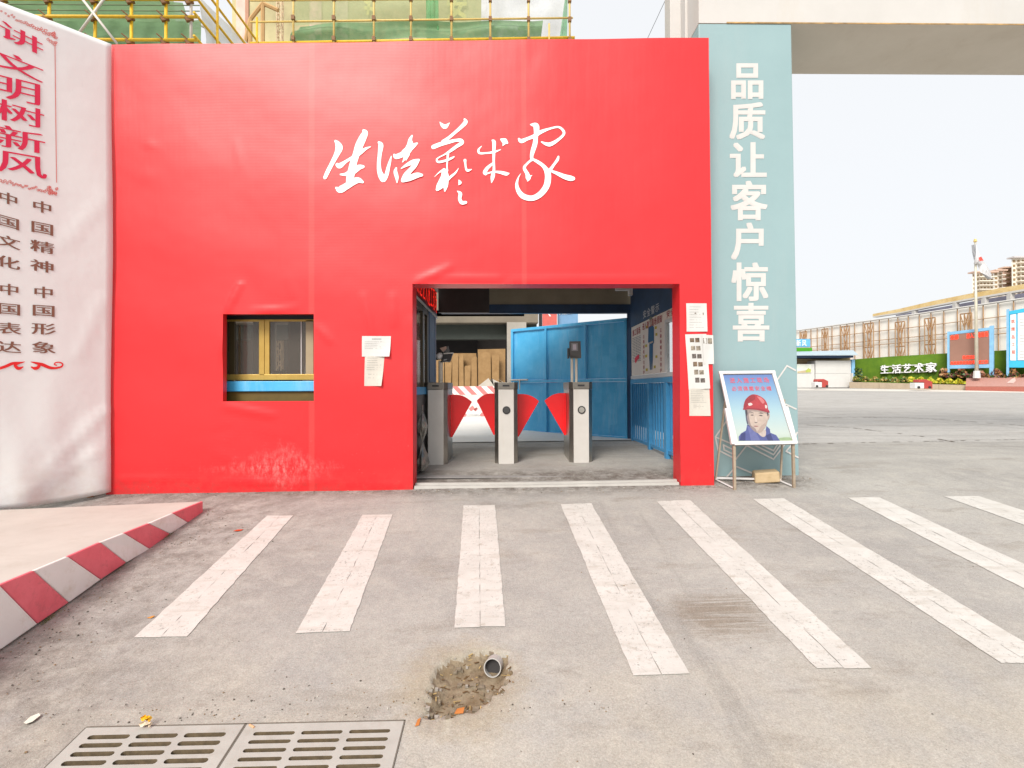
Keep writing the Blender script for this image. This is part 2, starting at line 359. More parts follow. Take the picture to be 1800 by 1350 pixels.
# ------------------------------------------------------------------ lettering
GL = {}
def glyph(ch, off=0.0):
    k = (ch, off)
    if k in GL: return GL[k]
    c = bpy.data.curves.new('g', 'FONT'); c.body = ch; c.offset = off; c.resolution_u = 3
    o = bpy.data.objects.new('g', c); COL.objects.link(o); bpy.context.view_layer.update()
    me = bpy.data.meshes.new_from_object(o.evaluated_get(bpy.context.evaluated_depsgraph_get()))
    vs = [(v.co.x, (v.co.y+.08)/.92) for v in me.vertices]; fs = [list(p.vertices) for p in me.polygons]
    bpy.data.objects.remove(o); bpy.data.curves.remove(c); bpy.data.meshes.remove(me)
    GL[k] = (vs, fs); return GL[k]
def put(mb, ch, TL, TR, BR, BL, off, bold=.0, xs=(0,), thick=0, k=0):
    vs, fs = glyph(ch, min(bold, 0))
    if bold > 0 and len(xs) == 1: h_ = bold*.6; xs = ((0, 0), (-h_, -h_), (h_, h_), (-h_, h_), (h_, -h_))
    TL, TR, BR, BL, off = map(V, (TL, TR, BR, BL, off))
    for i, dx in enumerate(xs):
        dx, dy = dx if isinstance(dx, tuple) else (dx, 0)
        b = len(mb.v); n = len(vs); o = off+off.normalized()*.00025*i
        w = []
        for u, v in vs:
            u += dx; v += dy; w.append(BL*(1-u)*(1-v) + BR*u*(1-v) + TL*(1-u)*v + TR*u*v)
        mb.v += [p+o for p in w]
        for f in fs: mb.f.append([b+q for q in f]); mb.mi.append(k)
        if thick:
            tv = off.normalized()*thick; b2 = len(mb.v); mb.v += [p+o-tv for p in w]
            cnt = {}
            for f in fs:
                for a, c in zip(f, f[1:]+f[:1]): cnt[(a, c)] = 1
            for (a, c) in cnt:
                if (c, a) not in cnt: mb.f.append([b+a, b+c, b2+c, b2+a]); mb.mi.append(k)
def row(mb, text, TL, TR, BR, BL, off, bold=.0, fill=.9, vertical=False, **kw):
    TL, TR, BR, BL = map(V, (TL, TR, BR, BL)); n = len(text)
    q = lambda u, v: TL*(1-u)*(1-v)+TR*u*(1-v)+BR*u*v+BL*(1-u)*v
    for i, ch in enumerate(text):
        if ch == ' ': continue
        a, b = i/n, (i+fill)/n
        if vertical: put(mb, ch, q(0, a), q(1, a), q(1, b), q(0, b), off, bold, **kw)
        else: put(mb, ch, q(a, 0), q(b, 0), q(b, 1), q(a, 1), off, bold, **kw)
def catmull(pts, sub=6):
    out_ = []; p = [pts[0]] + list(pts) + [pts[-1]]
    for i in range(1, len(p)-2):
        for s in range(sub):
            t = s/sub
            out_.append(tuple(.5*((2*b)+(c-a)*t+(2*a-5*b+4*c-d)*t*t+(3*b-a-3*c+d)*t**3) for a, b, c, d in zip(p[i-1], p[i], p[i+1], p[i+2])))
    out_.append(tuple(pts[-1])); return out_
def brush(mb, pts, to3, d0, nrm, sub=6, step=.00008, cap=True):
    c = catmull(pts, sub); L_, R_ = [], []
    for i, (x, y, w) in enumerate(c):
        a = c[max(0, i-1)]; b = c[min(len(c)-1, i+1)]; dx, dy = b[0]-a[0], b[1]-a[1]; l = math.hypot(dx, dy) or 1
        nx, ny = -dy/l*max(w, 1)/2, dx/l*max(w, 1)/2; o = nrm*(d0+i*step)
        L_.append(to3(x+nx, y+ny)+o); R_.append(to3(x-nx, y-ny)+o)
    b = len(mb.v)
    for l, r in zip(L_, R_): mb.v += [l, r]
    for i in range(len(c)-1): mb.f.append([b+2*i, b+2*i+1, b+2*i+3, b+2*i+2]); mb.mi.append(0)
    if cap:
        for idx, e in ((0, c[0]), (len(c)-1, c[-1])):
            x, y, w = e; o = nrm*(d0+idx*step+.0003)
            mb.poly([to3(x+math.cos(t)*w/2, y+math.sin(t)*w/2)+o for t in [k*math.pi/5 for k in range(10)]])

# ================================================================== GROUND
def frange(a, b, s):
    n = max(1, round((b-a)/s)); return [a+(b-a)*i/n for i in range(n)]
g1 = [GP(150,1280), GP(436,1268)]; g2 = [GP(440,1284), GP(713,1266)]
GY1 = (GP(150,1280).y+GP(436,1268).y)/2; GY0 = GY1-.62
GX0, GX1, GX2 = GP(150,1280).x, GP(436,1268).x, GP(713,1266).x
potx = [p.x for p in POT]; poty = [p.y for p in POT]
def seg_d(px, py, a, b):
    vx, vy = b.x-a.x, b.y-a.y; t = clamp(((px-a.x)*vx+(py-a.y)*vy)/(vx*vx+vy*vy), 0, 1); return math.hypot(px-a.x-t*vx, py-a.y-t*vy)
def pot_depth(x, y):
    if not (min(potx)-.1 < x < max(potx)+.1 and min(poty)-.1 < y < max(poty)+.1): return 0
    ins = False; d = 9
    for i in range(len(POT)):
        a, b = POT[i], POT[(i+1) % len(POT)]; d = min(d, seg_d(x, y, a, b))
        if (a.y > y) != (b.y > y) and x < (b.x-a.x)*(y-a.y)/(b.y-a.y)+a.x: ins = not ins
    r = .5+.5*math.sin(x*83+math.sin(y*61)*2)*math.sin(y*97+x*31)
    sd_ = (d if ins else -d) +   .014*math.sin(x*47+y*29)*math.sin(y*53-x*23)+.005*math.sin(x*131+1)*math.sin(y*117)-.004
    ins = sd_ > 0; d = abs(sd_)
    if not ins: return 0 if d > .03 else -.003*(1-d/.03)*(1+r)
    return -min(1, (d/.07))**.8*.06 - r*.007*min(1, d/.02)
xs = frange(-90, -20, 6)+frange(-20, -5, 1)+frange(-5, GX0, .1)+frange(GX0, GX1, .08)+frange(GX1, GX2, .08)+frange(GX2, min(potx)-.05, .05)+frange(min(potx)-.05, max(potx)+.06, .011)+frange(max(potx)+.06, 5, .1)+frange(5, 20, 1)+frange(20, 96, 4)+[96, 300]
ys = [-60, -20, -6, -2]+frange(-1, GY0, .3)+frange(GY0, GY1, .1)+frange(GY1, min(poty)-.05, .05)+frange(max(GY1+.001, min(poty)-.05), max(poty)+.05, .011)+frange(max(poty)+.05, 7, .1)+frange(7, 20, .8)+frange(20, 90, 4)+[90, 200, 600]
xs = sorted(set([-300]+xs)); ys = sorted(set(ys))
mb = MB(); nx = len(xs)
for y in ys:
    for x in xs: mb.v.append(V((x, y, G(x, y)+pot_depth(x, y) + (.004*math.sin(x*2.1+y)*math.sin(y*2.7-x*.6) if 0 < y < 5 and abs(x) < 5 and not (GX0-.1 < x < GX2+.1 and y < GY1+.1) else 0))))
for j in range(len(ys)-1):
    for i in range(nx-1):
        cx, cy = (xs[i]+xs[i+1])/2, (ys[j]+ys[j+1])/2
        if GX0 < cx < GX2 and GY0 < cy < GY1: continue
        mb.f.append([j*nx+i, j*nx+i+1, (j+1)*nx+i+1, (j+1)*nx+i]); mb.mi.append(1 if pot_depth(cx, cy) < -.022 else 0)
ground = struct(mb.build('ground', [ASPH, MUD], at=(0, 0, 0), smooth=True, fix=False))

# drain pit and grates
mb = MB(); zg = lambda x, y: G(x, y)
a = [(GX0, GY0), (GX2, GY0), (GX2, GY1), (GX0, GY1)]
for i in range(4):
    (x0, y0), (x1, y1) = a[i], a[(i+1) % 4]; mb.poly([(x0, y0, zg(x0, y0)), (x1, y1, zg(x1, y1)), (x1, y1, zg(x1, y1)-.3), (x0, y0, zg(x0, y0)-.3)])
mb.poly([(x, y, zg(x, y)-.085) for x, y in a])
struct(mb.build('drain_pit', mat('pit_mud', (.085,.062,.035), .9, var=.3, vs=9)))
def grate(x0, x1, label, slot_w, ox, pitch):
    t = thing('drain_grate', (x0, GY0, zg(x0, GY0)), label, 'drain grate', 'slotted drain grates at the near edge of the road')
    e = .006; x0 += e; x1 -= e; y1 = GY1-.012; y0 = GY0+.012; TH = .02
    plate = MB(); top = lambda x, y: V((x, y, zg(x, y)+.004))
    mgx = .035; cw = (x1-x0-2*mgx)/3; rows = int((y1-y0-.05)/pitch); ybot = y1-.03-rows*pitch
    def q(xa, ya, xb, yb): plate.poly([top(xa, ya), top(xb, ya), top(xb, yb), top(xa, yb)])
    q(x0, y0, x1, ybot); q(x0, y1-.03, x1, y1); q(x0, ybot, x0+mgx, y1-.03); q(x1-mgx, ybot, x1, y1-.03)
    for r in range(rows):
        for c in range(3):
            xa, xb = x0+mgx+c*cw, x0+mgx+(c+1)*cw; ya, yb = ybot+r*pitch, ybot+(r+1)*pitch; ym = (ya+yb)/2
            h = slot_w/2; sx0, sx1 = xa+.012+ox, xb-.014+ox; N = 4; sl = []
            for k in range(N+1): t_ = -math.pi/2+math.pi*k/N; sl.append((sx1-h+math.cos(t_)*h, ym+math.sin(t_)*h))
            for k in range(N+1): t_ = math.pi/2+math.pi*k/N; sl.append((sx0+h+math.cos(t_)*h, ym+math.sin(t_)*h))
            half = N+1
            plate.poly([top(xa, ya), top(xb, ya)]+[top(*p) for p in (sl[:half//2+1][::-1])]+[top(*p) for p in (sl[-(half//2+1):][::-1])])
            plate.poly([top(xb, yb), top(xa, yb)]+[top(*p) for p in (sl[half:half+half//2+1][::-1])]+[top(*p) for p in (sl[half//2:half][::-1])])
            plate.poly([top(xb, ya), top(xb, yb), top(*sl[half//2])]); plate.poly([top(xa, yb), top(xa, ya), top(*sl[half+half//2])])
            for k in range(len(sl)):
                p, p2 = top(*sl[k]), top(*sl[(k+1) % len(sl)]); dn = V((0, 0, -TH)); plate.poly([p, p2, p2+dn, p+dn], 1)
    o = [(x0, y0), (x1, y0), (x1, y1), (x0, y1)]
    for i in range(4):
        p, p2 = top(*o[i]), top(*o[(i+1) % 4]); plate.poly([p, p+V((0, 0, -.03)), p2+V((0, 0, -.03)), p2])
    plate.build('grate_plate', [IRON, mat('slot_wall_grime', (.13,.095,.055), .9, var=.4, vs=30)], t, fix=False)
    fr = MB()
    for i in range(4):
        p, p2 = top(*o[i]), top(*o[(i+1) % 4]); d = (p2-p).normalized(); nrm = V((d.y, -d.x, 0))*.005
        fr.hexa([p+nrm*.2+V((0,0,-.03)), p+nrm+V((0,0,-.03)), p2+nrm+V((0,0,-.03)), p2+nrm*.2+V((0,0,-.03)), p+nrm*.2+V((0,0,.001)), p+nrm+V((0,0,.001)), p2+nrm+V((0,0,.001)), p2+nrm*.2+V((0,0,.001))])
    fr.build('frame', mat('grimy_frame', (.17,.15,.125), .85), t)
grate(GX0, GX1, 'left slotted drain grate with a yellow wrapper on its far edge', .022, 0, .041)
grate(GX1, GX2, 'right slotted drain grate nearest the broken hole in the road', .018, .004, .041)

# crosswalk stripes
ST = [((470,907),(515,907),(328,1120),(237,1120)), ((637,906),(690,905),(614,1112),(520,1114)), ((815,889),(870,888),(889,1102),(799,1105)),
      ((985,887),(1039,885),(1212,1185),(1113,1188)), ((1154,881),(1213,879),(1532,1175),(1436,1177)), ((1323,878),(1378,877),(1860,1164),(1760,1166)),
      ((1490,876),(1545,875),(2060,1110),(1985,1130)), ((1660,873),(1720,872),(2200,1030),(2150,1050))]
STL = ['leftmost crosswalk stripe, beside the red and white kerb', 'second crosswalk stripe from the left', 'crosswalk stripe straight in front of the left turnstiles, above the pothole', 'fourth crosswalk stripe, leaning right below the turnstile gate', 'fifth crosswalk stripe, below the right edge of the doorway', 'long sixth crosswalk stripe, starting below the easel poster', 'seventh crosswalk stripe, right of the easel', 'rightmost crosswalk stripe, cut by the picture edge']
for s, lb in zip(ST, STL):
    mb = MB(); A, B, C_, D_ = [GP(*p) for p in s]
    n = 40; rnd = lambda: random.uniform(-.004, .004)
    ins = .5
    for (la, lbb, ra, rb, s0, s1) in ((A, D_, A.lerp(B, .496), D_.lerp(C_, .496), 0, 0), (A.lerp(B, .503), D_.lerp(C_, .503), B, C_, 0, 0)):
        prev = None
        for i in range(n+1):
            t = i/n; l = la.lerp(lbb, t); r = ra.lerp(rb, t); l = l+V((rnd()*.8, 0, 0)); r = r+V((rnd()*.8, 0, 0))
            if i in (0, n): l.y += rnd(); r.y += rnd()
            for q in (l, r): q.z = G(q.x, q.y)+.004*math.sin(q.x*2.1+q.y)*math.sin(q.y*2.7-q.x*.6)*(abs(q.x) < 5)+.0038
            if prev: mb.poly([prev[0], prev[1], r, l])
            prev = (l, r)
    o = mb.build('crosswalk_stripe', PAINT, ground, fix=False); o['label'] = lb

# raised pavement with striped kerb
mb = MB(); K0 = PZ(357, 881, 0); K1 = PZ(0, 1028, 0); kd = (K1-K0).normalized(); K2 = K0+kd*((K0.y-(-1))/-kd.y); kn = V((kd.y, -kd.x, 0)); 
if kn.x < 0: kn = -kn
KB = PZ(0, 896, 0); bd = (KB-K0).normalized(); K3 = K0+bd*6
inn = -kn*.022
rp = thing('raised_pavement', (K0.x-1, 3.5, -.2), None, None); struct(rp)
i0 = K0+inn+V((0, -.006, 0)); i2 = K2+inn
mb.prism([i0+V((0,0,-.003)), K0+bd*.05+V((0,0,-.003)), K3, V((K3.x, K2.y, 0)), i2+V((0,0,-.003))], (0, 0, -.9))
mb.build('paving_slab', CONC, rp)
tops = [(357,881),(304,902),(262,920),(219,937),(177,953),(120,978),(60,1003),(0,1028)]
bots = [(358,897),(331,914),(300,934),(264,960),(223,984),(178,1013),(122,1053),(67,1090)]
TT = [PZ(*p, 0) for p in tops]; BB = [hit(*p, K0, kn) for p in bots]
dT = TT[-1]-TT[-2]
for i in range(7):
    TT.append(TT[-1]+dT*1.15); BB.append(BB[-1]+V((dT.x*1.05, dT.y*1.1, -.132*abs(dT.y)*1.1)))
for i in range(len(TT)-1):
    k = MB(); b0, b1 = BB[i]+V((0,0,-.02)), BB[i+1]+V((0,0,-.02)); g = kd*.0015
    t0, t1 = TT[i]+g, TT[i+1]-g; b0 = b0+g; b1 = b1-g
    if i == 0: b0 = t0+V((0, 0, -.13))
    k.hexa([b0+inn, b0, b1, b1+inn, t0+inn, t0, t1, t1+inn])
    o = k.build('kerb_block', KRED if i % 2 == 0 else KWHITE, rp, bevel=.006)
    if i < 8: o['label'] = 'red painted kerb block' if i % 2 == 0 else 'white painted kerb block'

# pale pavement strip and joints of the far yard
def onG(px, py, h): return GP(px, py, h)
mb = MB(); topl = [onG(x, 682.9+(x-1400)*.0095, .006) for x in range(1380, 2001, 20)]; botl = [onG(x, 686+(x-1400)*.011, .006) for x in range(1380, 2001, 20)]
for i in range(len(topl)-1): mb.poly([botl[i], botl[i+1], topl[i+1], topl[i]])
struct(mb.build('pale_pavement', mat('bright_concrete', (.62,.59,.54), .8, vs=1), fix=False))
mb = MB()
def joint(pts, w):
    ps = [onG(x, y, .005) for x, y in pts]
    for a, b in zip(ps, ps[1:]):
        n_ = max(1, int((b-a).length/.12))
        for i in range(n_):
            if random.random() < .28: continue
            p, q = a.lerp(b, i/n_), a.lerp(b, (i+random.uniform(.5, 1))/n_); d = (q-p).normalized(); s = V((-d.y, d.x, 0))*w*random.uniform(.4, 1)
            mb.poly([p-s, q-s, q+s, p+s])
joint([(1380,781),(1500,778),(1650,775),(1850,771)], .018); joint([(1380,735),(1580,733),(1650,737),(1720,742),(1850,752)], .03); joint([(1380,744),(1500,752),(1630,768),(1680,777)], .022)
struct(mb.build('yard_joint', mat('tar_joint', (.13,.10,.075), .9), fix=False))

# ================================================================== RED GATE HOARDING
YW = 5.14; TW = .23
c0, c1, c2, c3 = P(194,79,YW), P(1246,66,YW), P(1255,850,YW), P(187,862,YW)
hole1 = (P(392,552,YW), P(552,705,YW)); hole2 = (P(725,499,YW), P(1197,900,YW))
hd = thing('gate_hoarding', ((c0.x+c1.x)/2, YW, 0), 'red cloth covered gate front with white brush calligraphy, a window hole and a doorway', 'gate wall')
us = frange(c3.x+.02, c2.x-.02, .035)+[c2.x-.02]
us = sorted([u for u in us if min(abs(u-h) for h in (hole1[0].x, hole1[1].x, hole2[0].x, hole2[1].x)) > .012]+[hole1[0].x, hole1[1].x, hole2[0].x, hole2[1].x])
zsl = frange(-.06, 4.45, .035)+[4.45]
zsl = sorted([z for z in zsl if min(abs(z-h) for h in (hole1[0].z, hole1[1].z, hole2[0].z)) > .012]+[hole1[0].z, hole1[1].z, hole2[0].z])
creases = [(P(400,545,YW), P(422,500,YW), .018, .020), (P(440,548,YW), P(520,541,YW), .02, .012), (P(735,494,YW), P(790,470,YW), .03, .012), (P(760,487,YW), P(880,489,YW), .02, .010), (P(900,492,YW), P(1180,488,YW), .02, .008), (P(560,575,YW), P(580,600,YW), .03, .01), (P(640,520,YW), P(655,590,YW), .03, .01), (P(690,520,YW), P(693,570,YW), .03, .009), (P(1215,600,YW), P(1235,590,YW), .03, .006), (P(210,842,YW), P(700,850,YW), .012, .010), (P(400,715,YW), P(480,730,YW), .03, .012), (P(395,640,YW), P(388,590,YW), .02, .008), (P(722,560,YW), P(718,800,YW), .02, .01)]
for _ in range(16):
    a = P(random.uniform(220, 1200), random.uniform(110, 820), YW); th = random.uniform(-.5, .5)+random.choice([0, 1.5]); l = random.uniform(.1, .4)
    creases.append((a, a+V((math.cos(th)*l, 0, math.sin(th)*l)), random.uniform(.03, .08), random.choice([-1, 1])*random.uniform(.002, .004)))
def wr(x, z):
    d = .006*math.sin(x*1.3+.5)*math.sin(z*.9)+.0035*math.sin(x*5.1+z*.7)+.002*math.sin(z*7+x*2)
    for a, b, w, h in creases:
        if abs(x-(a.x+b.x)/2) > 3 and w < .02: continue
        vx, vz = b.x-a.x, b.z-a.z; t = clamp(((x-a.x)*vx+(z-a.z)*vz)/(vx*vx+vz*vz), 0, 1); dd = math.hypot(x-a.x-t*vx, z-a.z-t*vz)
        if dd < 3*w: d -= h*math.exp(-(dd/w)**2)*(1-.4*abs(2*t-1))
    return d
def wedge(x, z):   # the cloth edges lean by a few millimetres
    fx = clamp((x-c3.x)/(c2.x-c3.x), 0, 1); fz = clamp(z/4.4, 0, 1)
    zt = c0.z*(1-fx)+c1.z*fx; xl = c3.x*(1-fz)+c0.x*fz; xr = c2.x*(1-fz)+c1.x*fz
    edge = 1 if x < c3.x+.05 else 0; edger = 1 if x > c2.x-.05 else 0
    return (xl if edge else xr if edger else x), (zt if z > 4.44 else z)
mb = MB(); n1 = len(us)
for z in zsl:
    for x in us:
        X, Z = wedge(x, z); mb.v.append(V((X, YW+wr(x, z), Z)))
def inhole(x, z): return (hole1[0].x < x < hole1[1].x and hole1[1].z < z < hole1[0].z) or (hole2[0].x < x < hole2[1].x and z < hole2[0].z)
for j in range(len(zsl)-1):
    for i in range(n1-1):
        if inhole((us[i]+us[i+1])/2, (zsl[j]+zsl[j+1])/2): continue
        mb.f.append([j*n1+i, j*n1+i+1, (j+1)*n1+i+1, (j+1)*n1+i]); mb.mi.append(0)
cloth = mb.build('cloth_face', RED, hd, smooth=True, fix=False)
mb = MB()   # returns round the openings and at the edges
def ret(x0, z0, x1, z1, d):
    n_ = max(1, int(math.hypot(x1-x0, z1-z0)/.035)); pr = None
    for i in range(n_+1):
        t = i/n_; x, z = x0+(x1-x0)*t, z0+(z1-z0)*t; X, Z = wedge(x, z); a = V((X, YW+wr(x, z), Z)); b = V((X, YW+d, Z))
        if pr: mb.poly([pr[0], a, b, pr[1]])
        pr = (a, b)
h1, h2 = hole1; ret(h1.x, h1.z, h2.x, h1.z, .07); ret(h2.x, h1.z, h2.x, h2.z, .07); ret(h2.x, h2.z, h1.x, h2.z, .07); ret(h1.x, h2.z, h1.x, h1.z, .07)
mb.build('cloth_return', RED, hd, smooth=True, fix=False); mb = MB()
h1, h2 = hole2; ret(h1.x, -.06, h1.x, h1.z, TW); ret(h1.x, h1.z, h2.x, h1.z, TW); ret(h2.x, h1.z, h2.x, -.06, TW)
mb.build('cloth_return', RED, hd, smooth=True, fix=False); mb = MB()
ret(us[-1], -.06, us[-1], 4.45, TW); ret(us[0], 4.45, us[0], -.06, TW); ret(us[-1], 4.45, us[0], 4.45, TW)
mb.build('cloth_return', RED, hd, smooth=True, fix=False)
back = MB(); xl, xr = c3.x+.03, c2.x-.03
for x0, x1, z0, z1 in ((xl, hole1[0].x-.01, -.06, 4.4), (hole1[0].x-.01, hole1[1].x+.01, -.06, hole1[1].z-.01), (hole1[0].x-.01, hole1[1].x+.01, hole1[0].z+.01, 4.4), (hole1[1].x+.01, hole2[0].x-.01, -.06, 4.4), (hole2[0].x-.01, hole2[1].x+.01, hole2[0].z+.01, 4.4), (hole2[1].x+.01, xr, -.06, 4.4)):
    back.box((x0, YW+.035, z0), (x1, YW+(.065 if x1 < hole2[0].x and x0 < hole1[1].x+.02 and x1 > hole1[0].x-.02 else TW-.005), z1))
back.build('backing_board', mat('plywood_backing', (.25,.18,.11), .8), hd)
# calligraphy 生活藝術家
CALA = [[(270,345,40),(300,380,80),(325,450,115),(290,550,85),(215,700,68),(150,830,66),(108,925,58)],
 [(715,180,50),(735,215,95),(690,310,120),(640,420,125),(600,540,110),(555,680,110),(525,820,120),(500,930,115),(480,1030,85)],
 [(300,720,60),(340,735,85),(430,670,50),(530,605,45),(630,545,70),(740,468,45),(825,433,12)],
 [(350,875,25),(440,870,60),(540,820,110),(640,760,85),(705,750,50)],
 [(285,1090,35),(345,1115,110),(440,1065,105),(540,995,110),(630,965,90),(700,995,40)],
 [(955,365,40),(985,410,80),(968,550,62),(955,700,60),(965,820,75),(1000,910,95),(1030,960,70),(1075,880,65),(1105,760,55),(1130,670,40),(1152,585,14)],
 [(1480,265,30),(1452,330,60),(1450,420,110),(1400,510,110),(1310,565,85),(1230,590,80),(1200,565,40)],
 [(1560,385,30),(1490,430,80),(1430,480,90)], [(1410,400,14),(1380,450,10),(1320,500,6)], [(1400,540,90),(1365,620,45),(1330,680,12)], [(1420,560,50),(1385,655,10)],
 [(1230,775,30),(1218,830,58),(1240,920,58),(1245,1005,15)],
 [(1310,780,14),(1400,725,50),(1500,680,75),(1585,650,40)], [(1580,660,40),(1520,740,72),(1450,815,75),(1385,890,85),(1345,965,75)], [(1335,975,55),(1440,935,90),(1560,890,85),(1635,888,45)]]
CALB = [[(265,120,8),(295,160,45),(340,185,62),(400,130,8)], [(610,80,30),(622,120,58),(560,190,50),(480,262,42),(390,340,42),(310,395,50)],
 [(175,470,62),(270,432,58),(380,402,52),(480,378,42),(555,375,48),(572,410,52),(500,460,46),(420,518,40),(330,575,20),(245,620,18),(222,650,26),(250,680,32),(360,655,32),(430,625,30),(465,605,14)],
 [(378,560,34),(370,650,25),(364,740,18),(370,800,24)], [(190,885,5),(260,820,20),(320,790,42)], [(325,800,70),(335,880,110),(310,950,120),(260,1020,92),(232,1060,50)], [(335,900,110),(345,1000,70),(335,1082,22)],
 [(525,765,6),(480,830,26),(410,890,36),(370,930,40)], [(615,655,42),(620,700,28),(630,770,28),(655,795,38),(705,780,12)], [(530,930,12),(545,965,46),(530,995,14)], [(510,1085,14),(550,1120,50),(542,1190,46),(570,1245,52),(625,1242,42)],
 [(1000,375,30),(1020,400,50),(1018,520,42),(1015,650,33),(1018,780,36),(1000,880,56),(985,960,12)], [(845,455,10),(803,505,28),(820,552,30),(920,550,24),(1020,535,32),(1112,503,10)],
 [(1010,690,30),(930,755,46),(890,820,52),(905,852,20)], [(905,840,24),(1010,812,24),(1110,820,42),(1190,840,50),(1225,835,20)], [(1120,362,30),(1165,385,80),(1200,410,36)], [(1170,400,60),(1142,450,10)]]
CALC = [[(420,155,20),(490,170,80),(500,250,72),(490,330,60),(480,420,66),(450,520,62),(432,600,46),(440,645,44)],
 [(255,355,30),(290,385,60),(370,355,46),(470,315,52),(560,260,52),(680,215,30),(800,190,28),(865,230,36),(880,290,36),(800,370,40),(700,430,56),(640,430,48),(570,400,18)],
 [(440,640,36),(370,700,30),(330,760,42),(370,840,52),(385,900,70),(378,940,18)], [(440,860,5),(395,890,34)],
 [(450,640,30),(520,680,46),(600,740,52),(650,820,80),(660,900,86),(640,1010,86),(570,1110,82),(480,1170,76),(400,1180,74),(310,1150,76),(250,1080,62),(225,990,42),(245,900,20),(280,840,5)],
 [(805,605,26),(790,650,40),(740,720,36),(690,790,50),(660,820,60)], [(690,800,30),(780,835,46),(880,880,66),(970,905,76),(1010,910,56)]]
FR = V((0, -1, 0))
def wallp(px, py):
    p = P(px, py, YW); p.y = YW+wr(p.x, p.z); return p
chars = [(CALA[:5], 0), (CALA[5:], 0), (CALB[:11], 1), (CALB[11:], 1), (CALC, 2)]
CX = [(560, 210, 9.0), (740, 200, 7.94), (880, 200, 7.94)]
for strokes, ci in chars:
    mb = MB(); ox, oy, s_ = CX[ci]
    for i, st in enumerate(strokes): brush(mb, st, lambda x, y: wallp(ox+x/s_, oy+y/s_), .004+.0006*i, FR, step=.00004)
    mb.build('calligraphy_character', WPRINT, hd, fix=False)

# ---------- papers stuck on the red cloth
def sheet(label, quad, m, lines=(), pics=(), gap=.006, curl=None, grp=None, cat='notice'):
    q = [wallp(*p)+FR*gap for p in quad]   # TL TR BR BL
    t = thing('notice_sheet', (q[0]+q[2])/2, label, cat, grp)
    f = lambda u, v: q[0]*(1-u)*(1-v)+q[1]*u*(1-v)+q[2]*u*v+q[3]*(1-u)*v
    mb = MB(); N = 6
    def bend(u, v): return FR*(.004*math.sin(u*5+v*3)+.004*v*u+ (curl or 0)*max(0, u-.7)*max(0, v-.6)*10)
    for i in range(N):
        for j in range(N): mb.poly([f(i/N, j/N)+bend(i/N, j/N), f((i+1)/N, j/N)+bend((i+1)/N, j/N), f((i+1)/N, (j+1)/N)+bend((i+1)/N, (j+1)/N), f(i/N, (j+1)/N)+bend(i/N, (j+1)/N)])
    s = mb.build('sheet', m, t, fix=False); so_ = s.modifiers.new('thickness', 'SOLIDIFY'); so_.thickness = .0008; so_.offset = -1
    if lines:
        l = MB()
        for (u0, u1, v, h) in lines:
            k_ = max(2, int((u1-u0)*28)); du = (u1-u0)/k_
            for i in range(k_):
                a = u0+i*du; b = a+du*random.uniform(.6, .9)
                l.poly([f(a, v)+bend(a, v)+FR*.0012, f(b, v)+bend(b, v)+FR*.0012, f(b, v+h)+bend(b, v+h)+FR*.0012, f(a, v+h)+bend(a, v+h)+FR*.0012])
        l.build('printed_text', INK, t, fix=False)
    for k_, (u0, v0, u1, v1) in enumerate(pics):
        l = MB(); l.poly([f(a, b)+bend(a, b)+FR*.0016 for a, b in ((u0, v0), (u1, v0), (u1, v1), (u0, v1))])
        l.build('printed_photo', mat('print_photo_%d' % (k_ % 3), [(.16,.11,.07), (.26,.22,.17), (.12,.10,.09)][k_ % 3], .6, var=.9, vs=28), t, fix=False)
    return t
TL_ = lambda a, b, n, u0=.12, u1=.88, h=.012: [(u0, u1-random.uniform(0, .25), a+(b-a)*i/(n-1), h) for i in range(n)]
sheet('wide white notice on the red cloth between window and doorway, above a second sheet', ((637,591),(687.5,591),(686,627),(637,627)), PAPER, [(.35,.68,.12,.05)]+TL_(.27,.6,5,.1,.85,.018), (), .009, .02)
sheet('tall cream notice on the red cloth hanging below a wide white notice', ((642,626),(676,626),(672,678.5),(641,678.5)), PAPERC, TL_(.06,.45,6,.12,.9,.014)+TL_(.6,.72,2,.2,.75,.014), (), .005, .02)
sheet('topmost of the papers on the narrow red strip right of the doorway', ((1205.5,533.5),(1241.5,533.5),(1242.5,583),(1206.5,583)), PAPER, TL_(.12,.85,9,.15,.85,.012), ((.40,.33,.48,.37),(.80,.33,.85,.42)), .006)
sheet('long paper with six rows of small photos right of the doorway', ((1204,588),(1241,587),(1247,683),(1210,685)), PAPER, (), [(.20+.028*i,.07+.147*i-.003*i,.40+.028*i,.145+.147*i) for i in range(6)]+[(.45+.026*i,.07+.147*i,.66+.026*i,.15+.147*i) for i in range(6)], .006)
sheet('small paper with two photos overlapping the right edge of the red strip', ((1233.5,588.5),(1253,589.5),(1253.5,640),(1236,640)), PAPER, (), ((.05,.12,.40,.30),(.48,.11,.88,.30)), .011)
sheet('lowest of the papers right of the doorway, cream and closely printed', ((1210.5,683),(1246.5,683),(1248,731),(1211.5,731)), PAPERC, TL_(.05,.5,8,.08,.92,.012)+TL_(.6,.7,3,.2,.8,.012), (), .004)

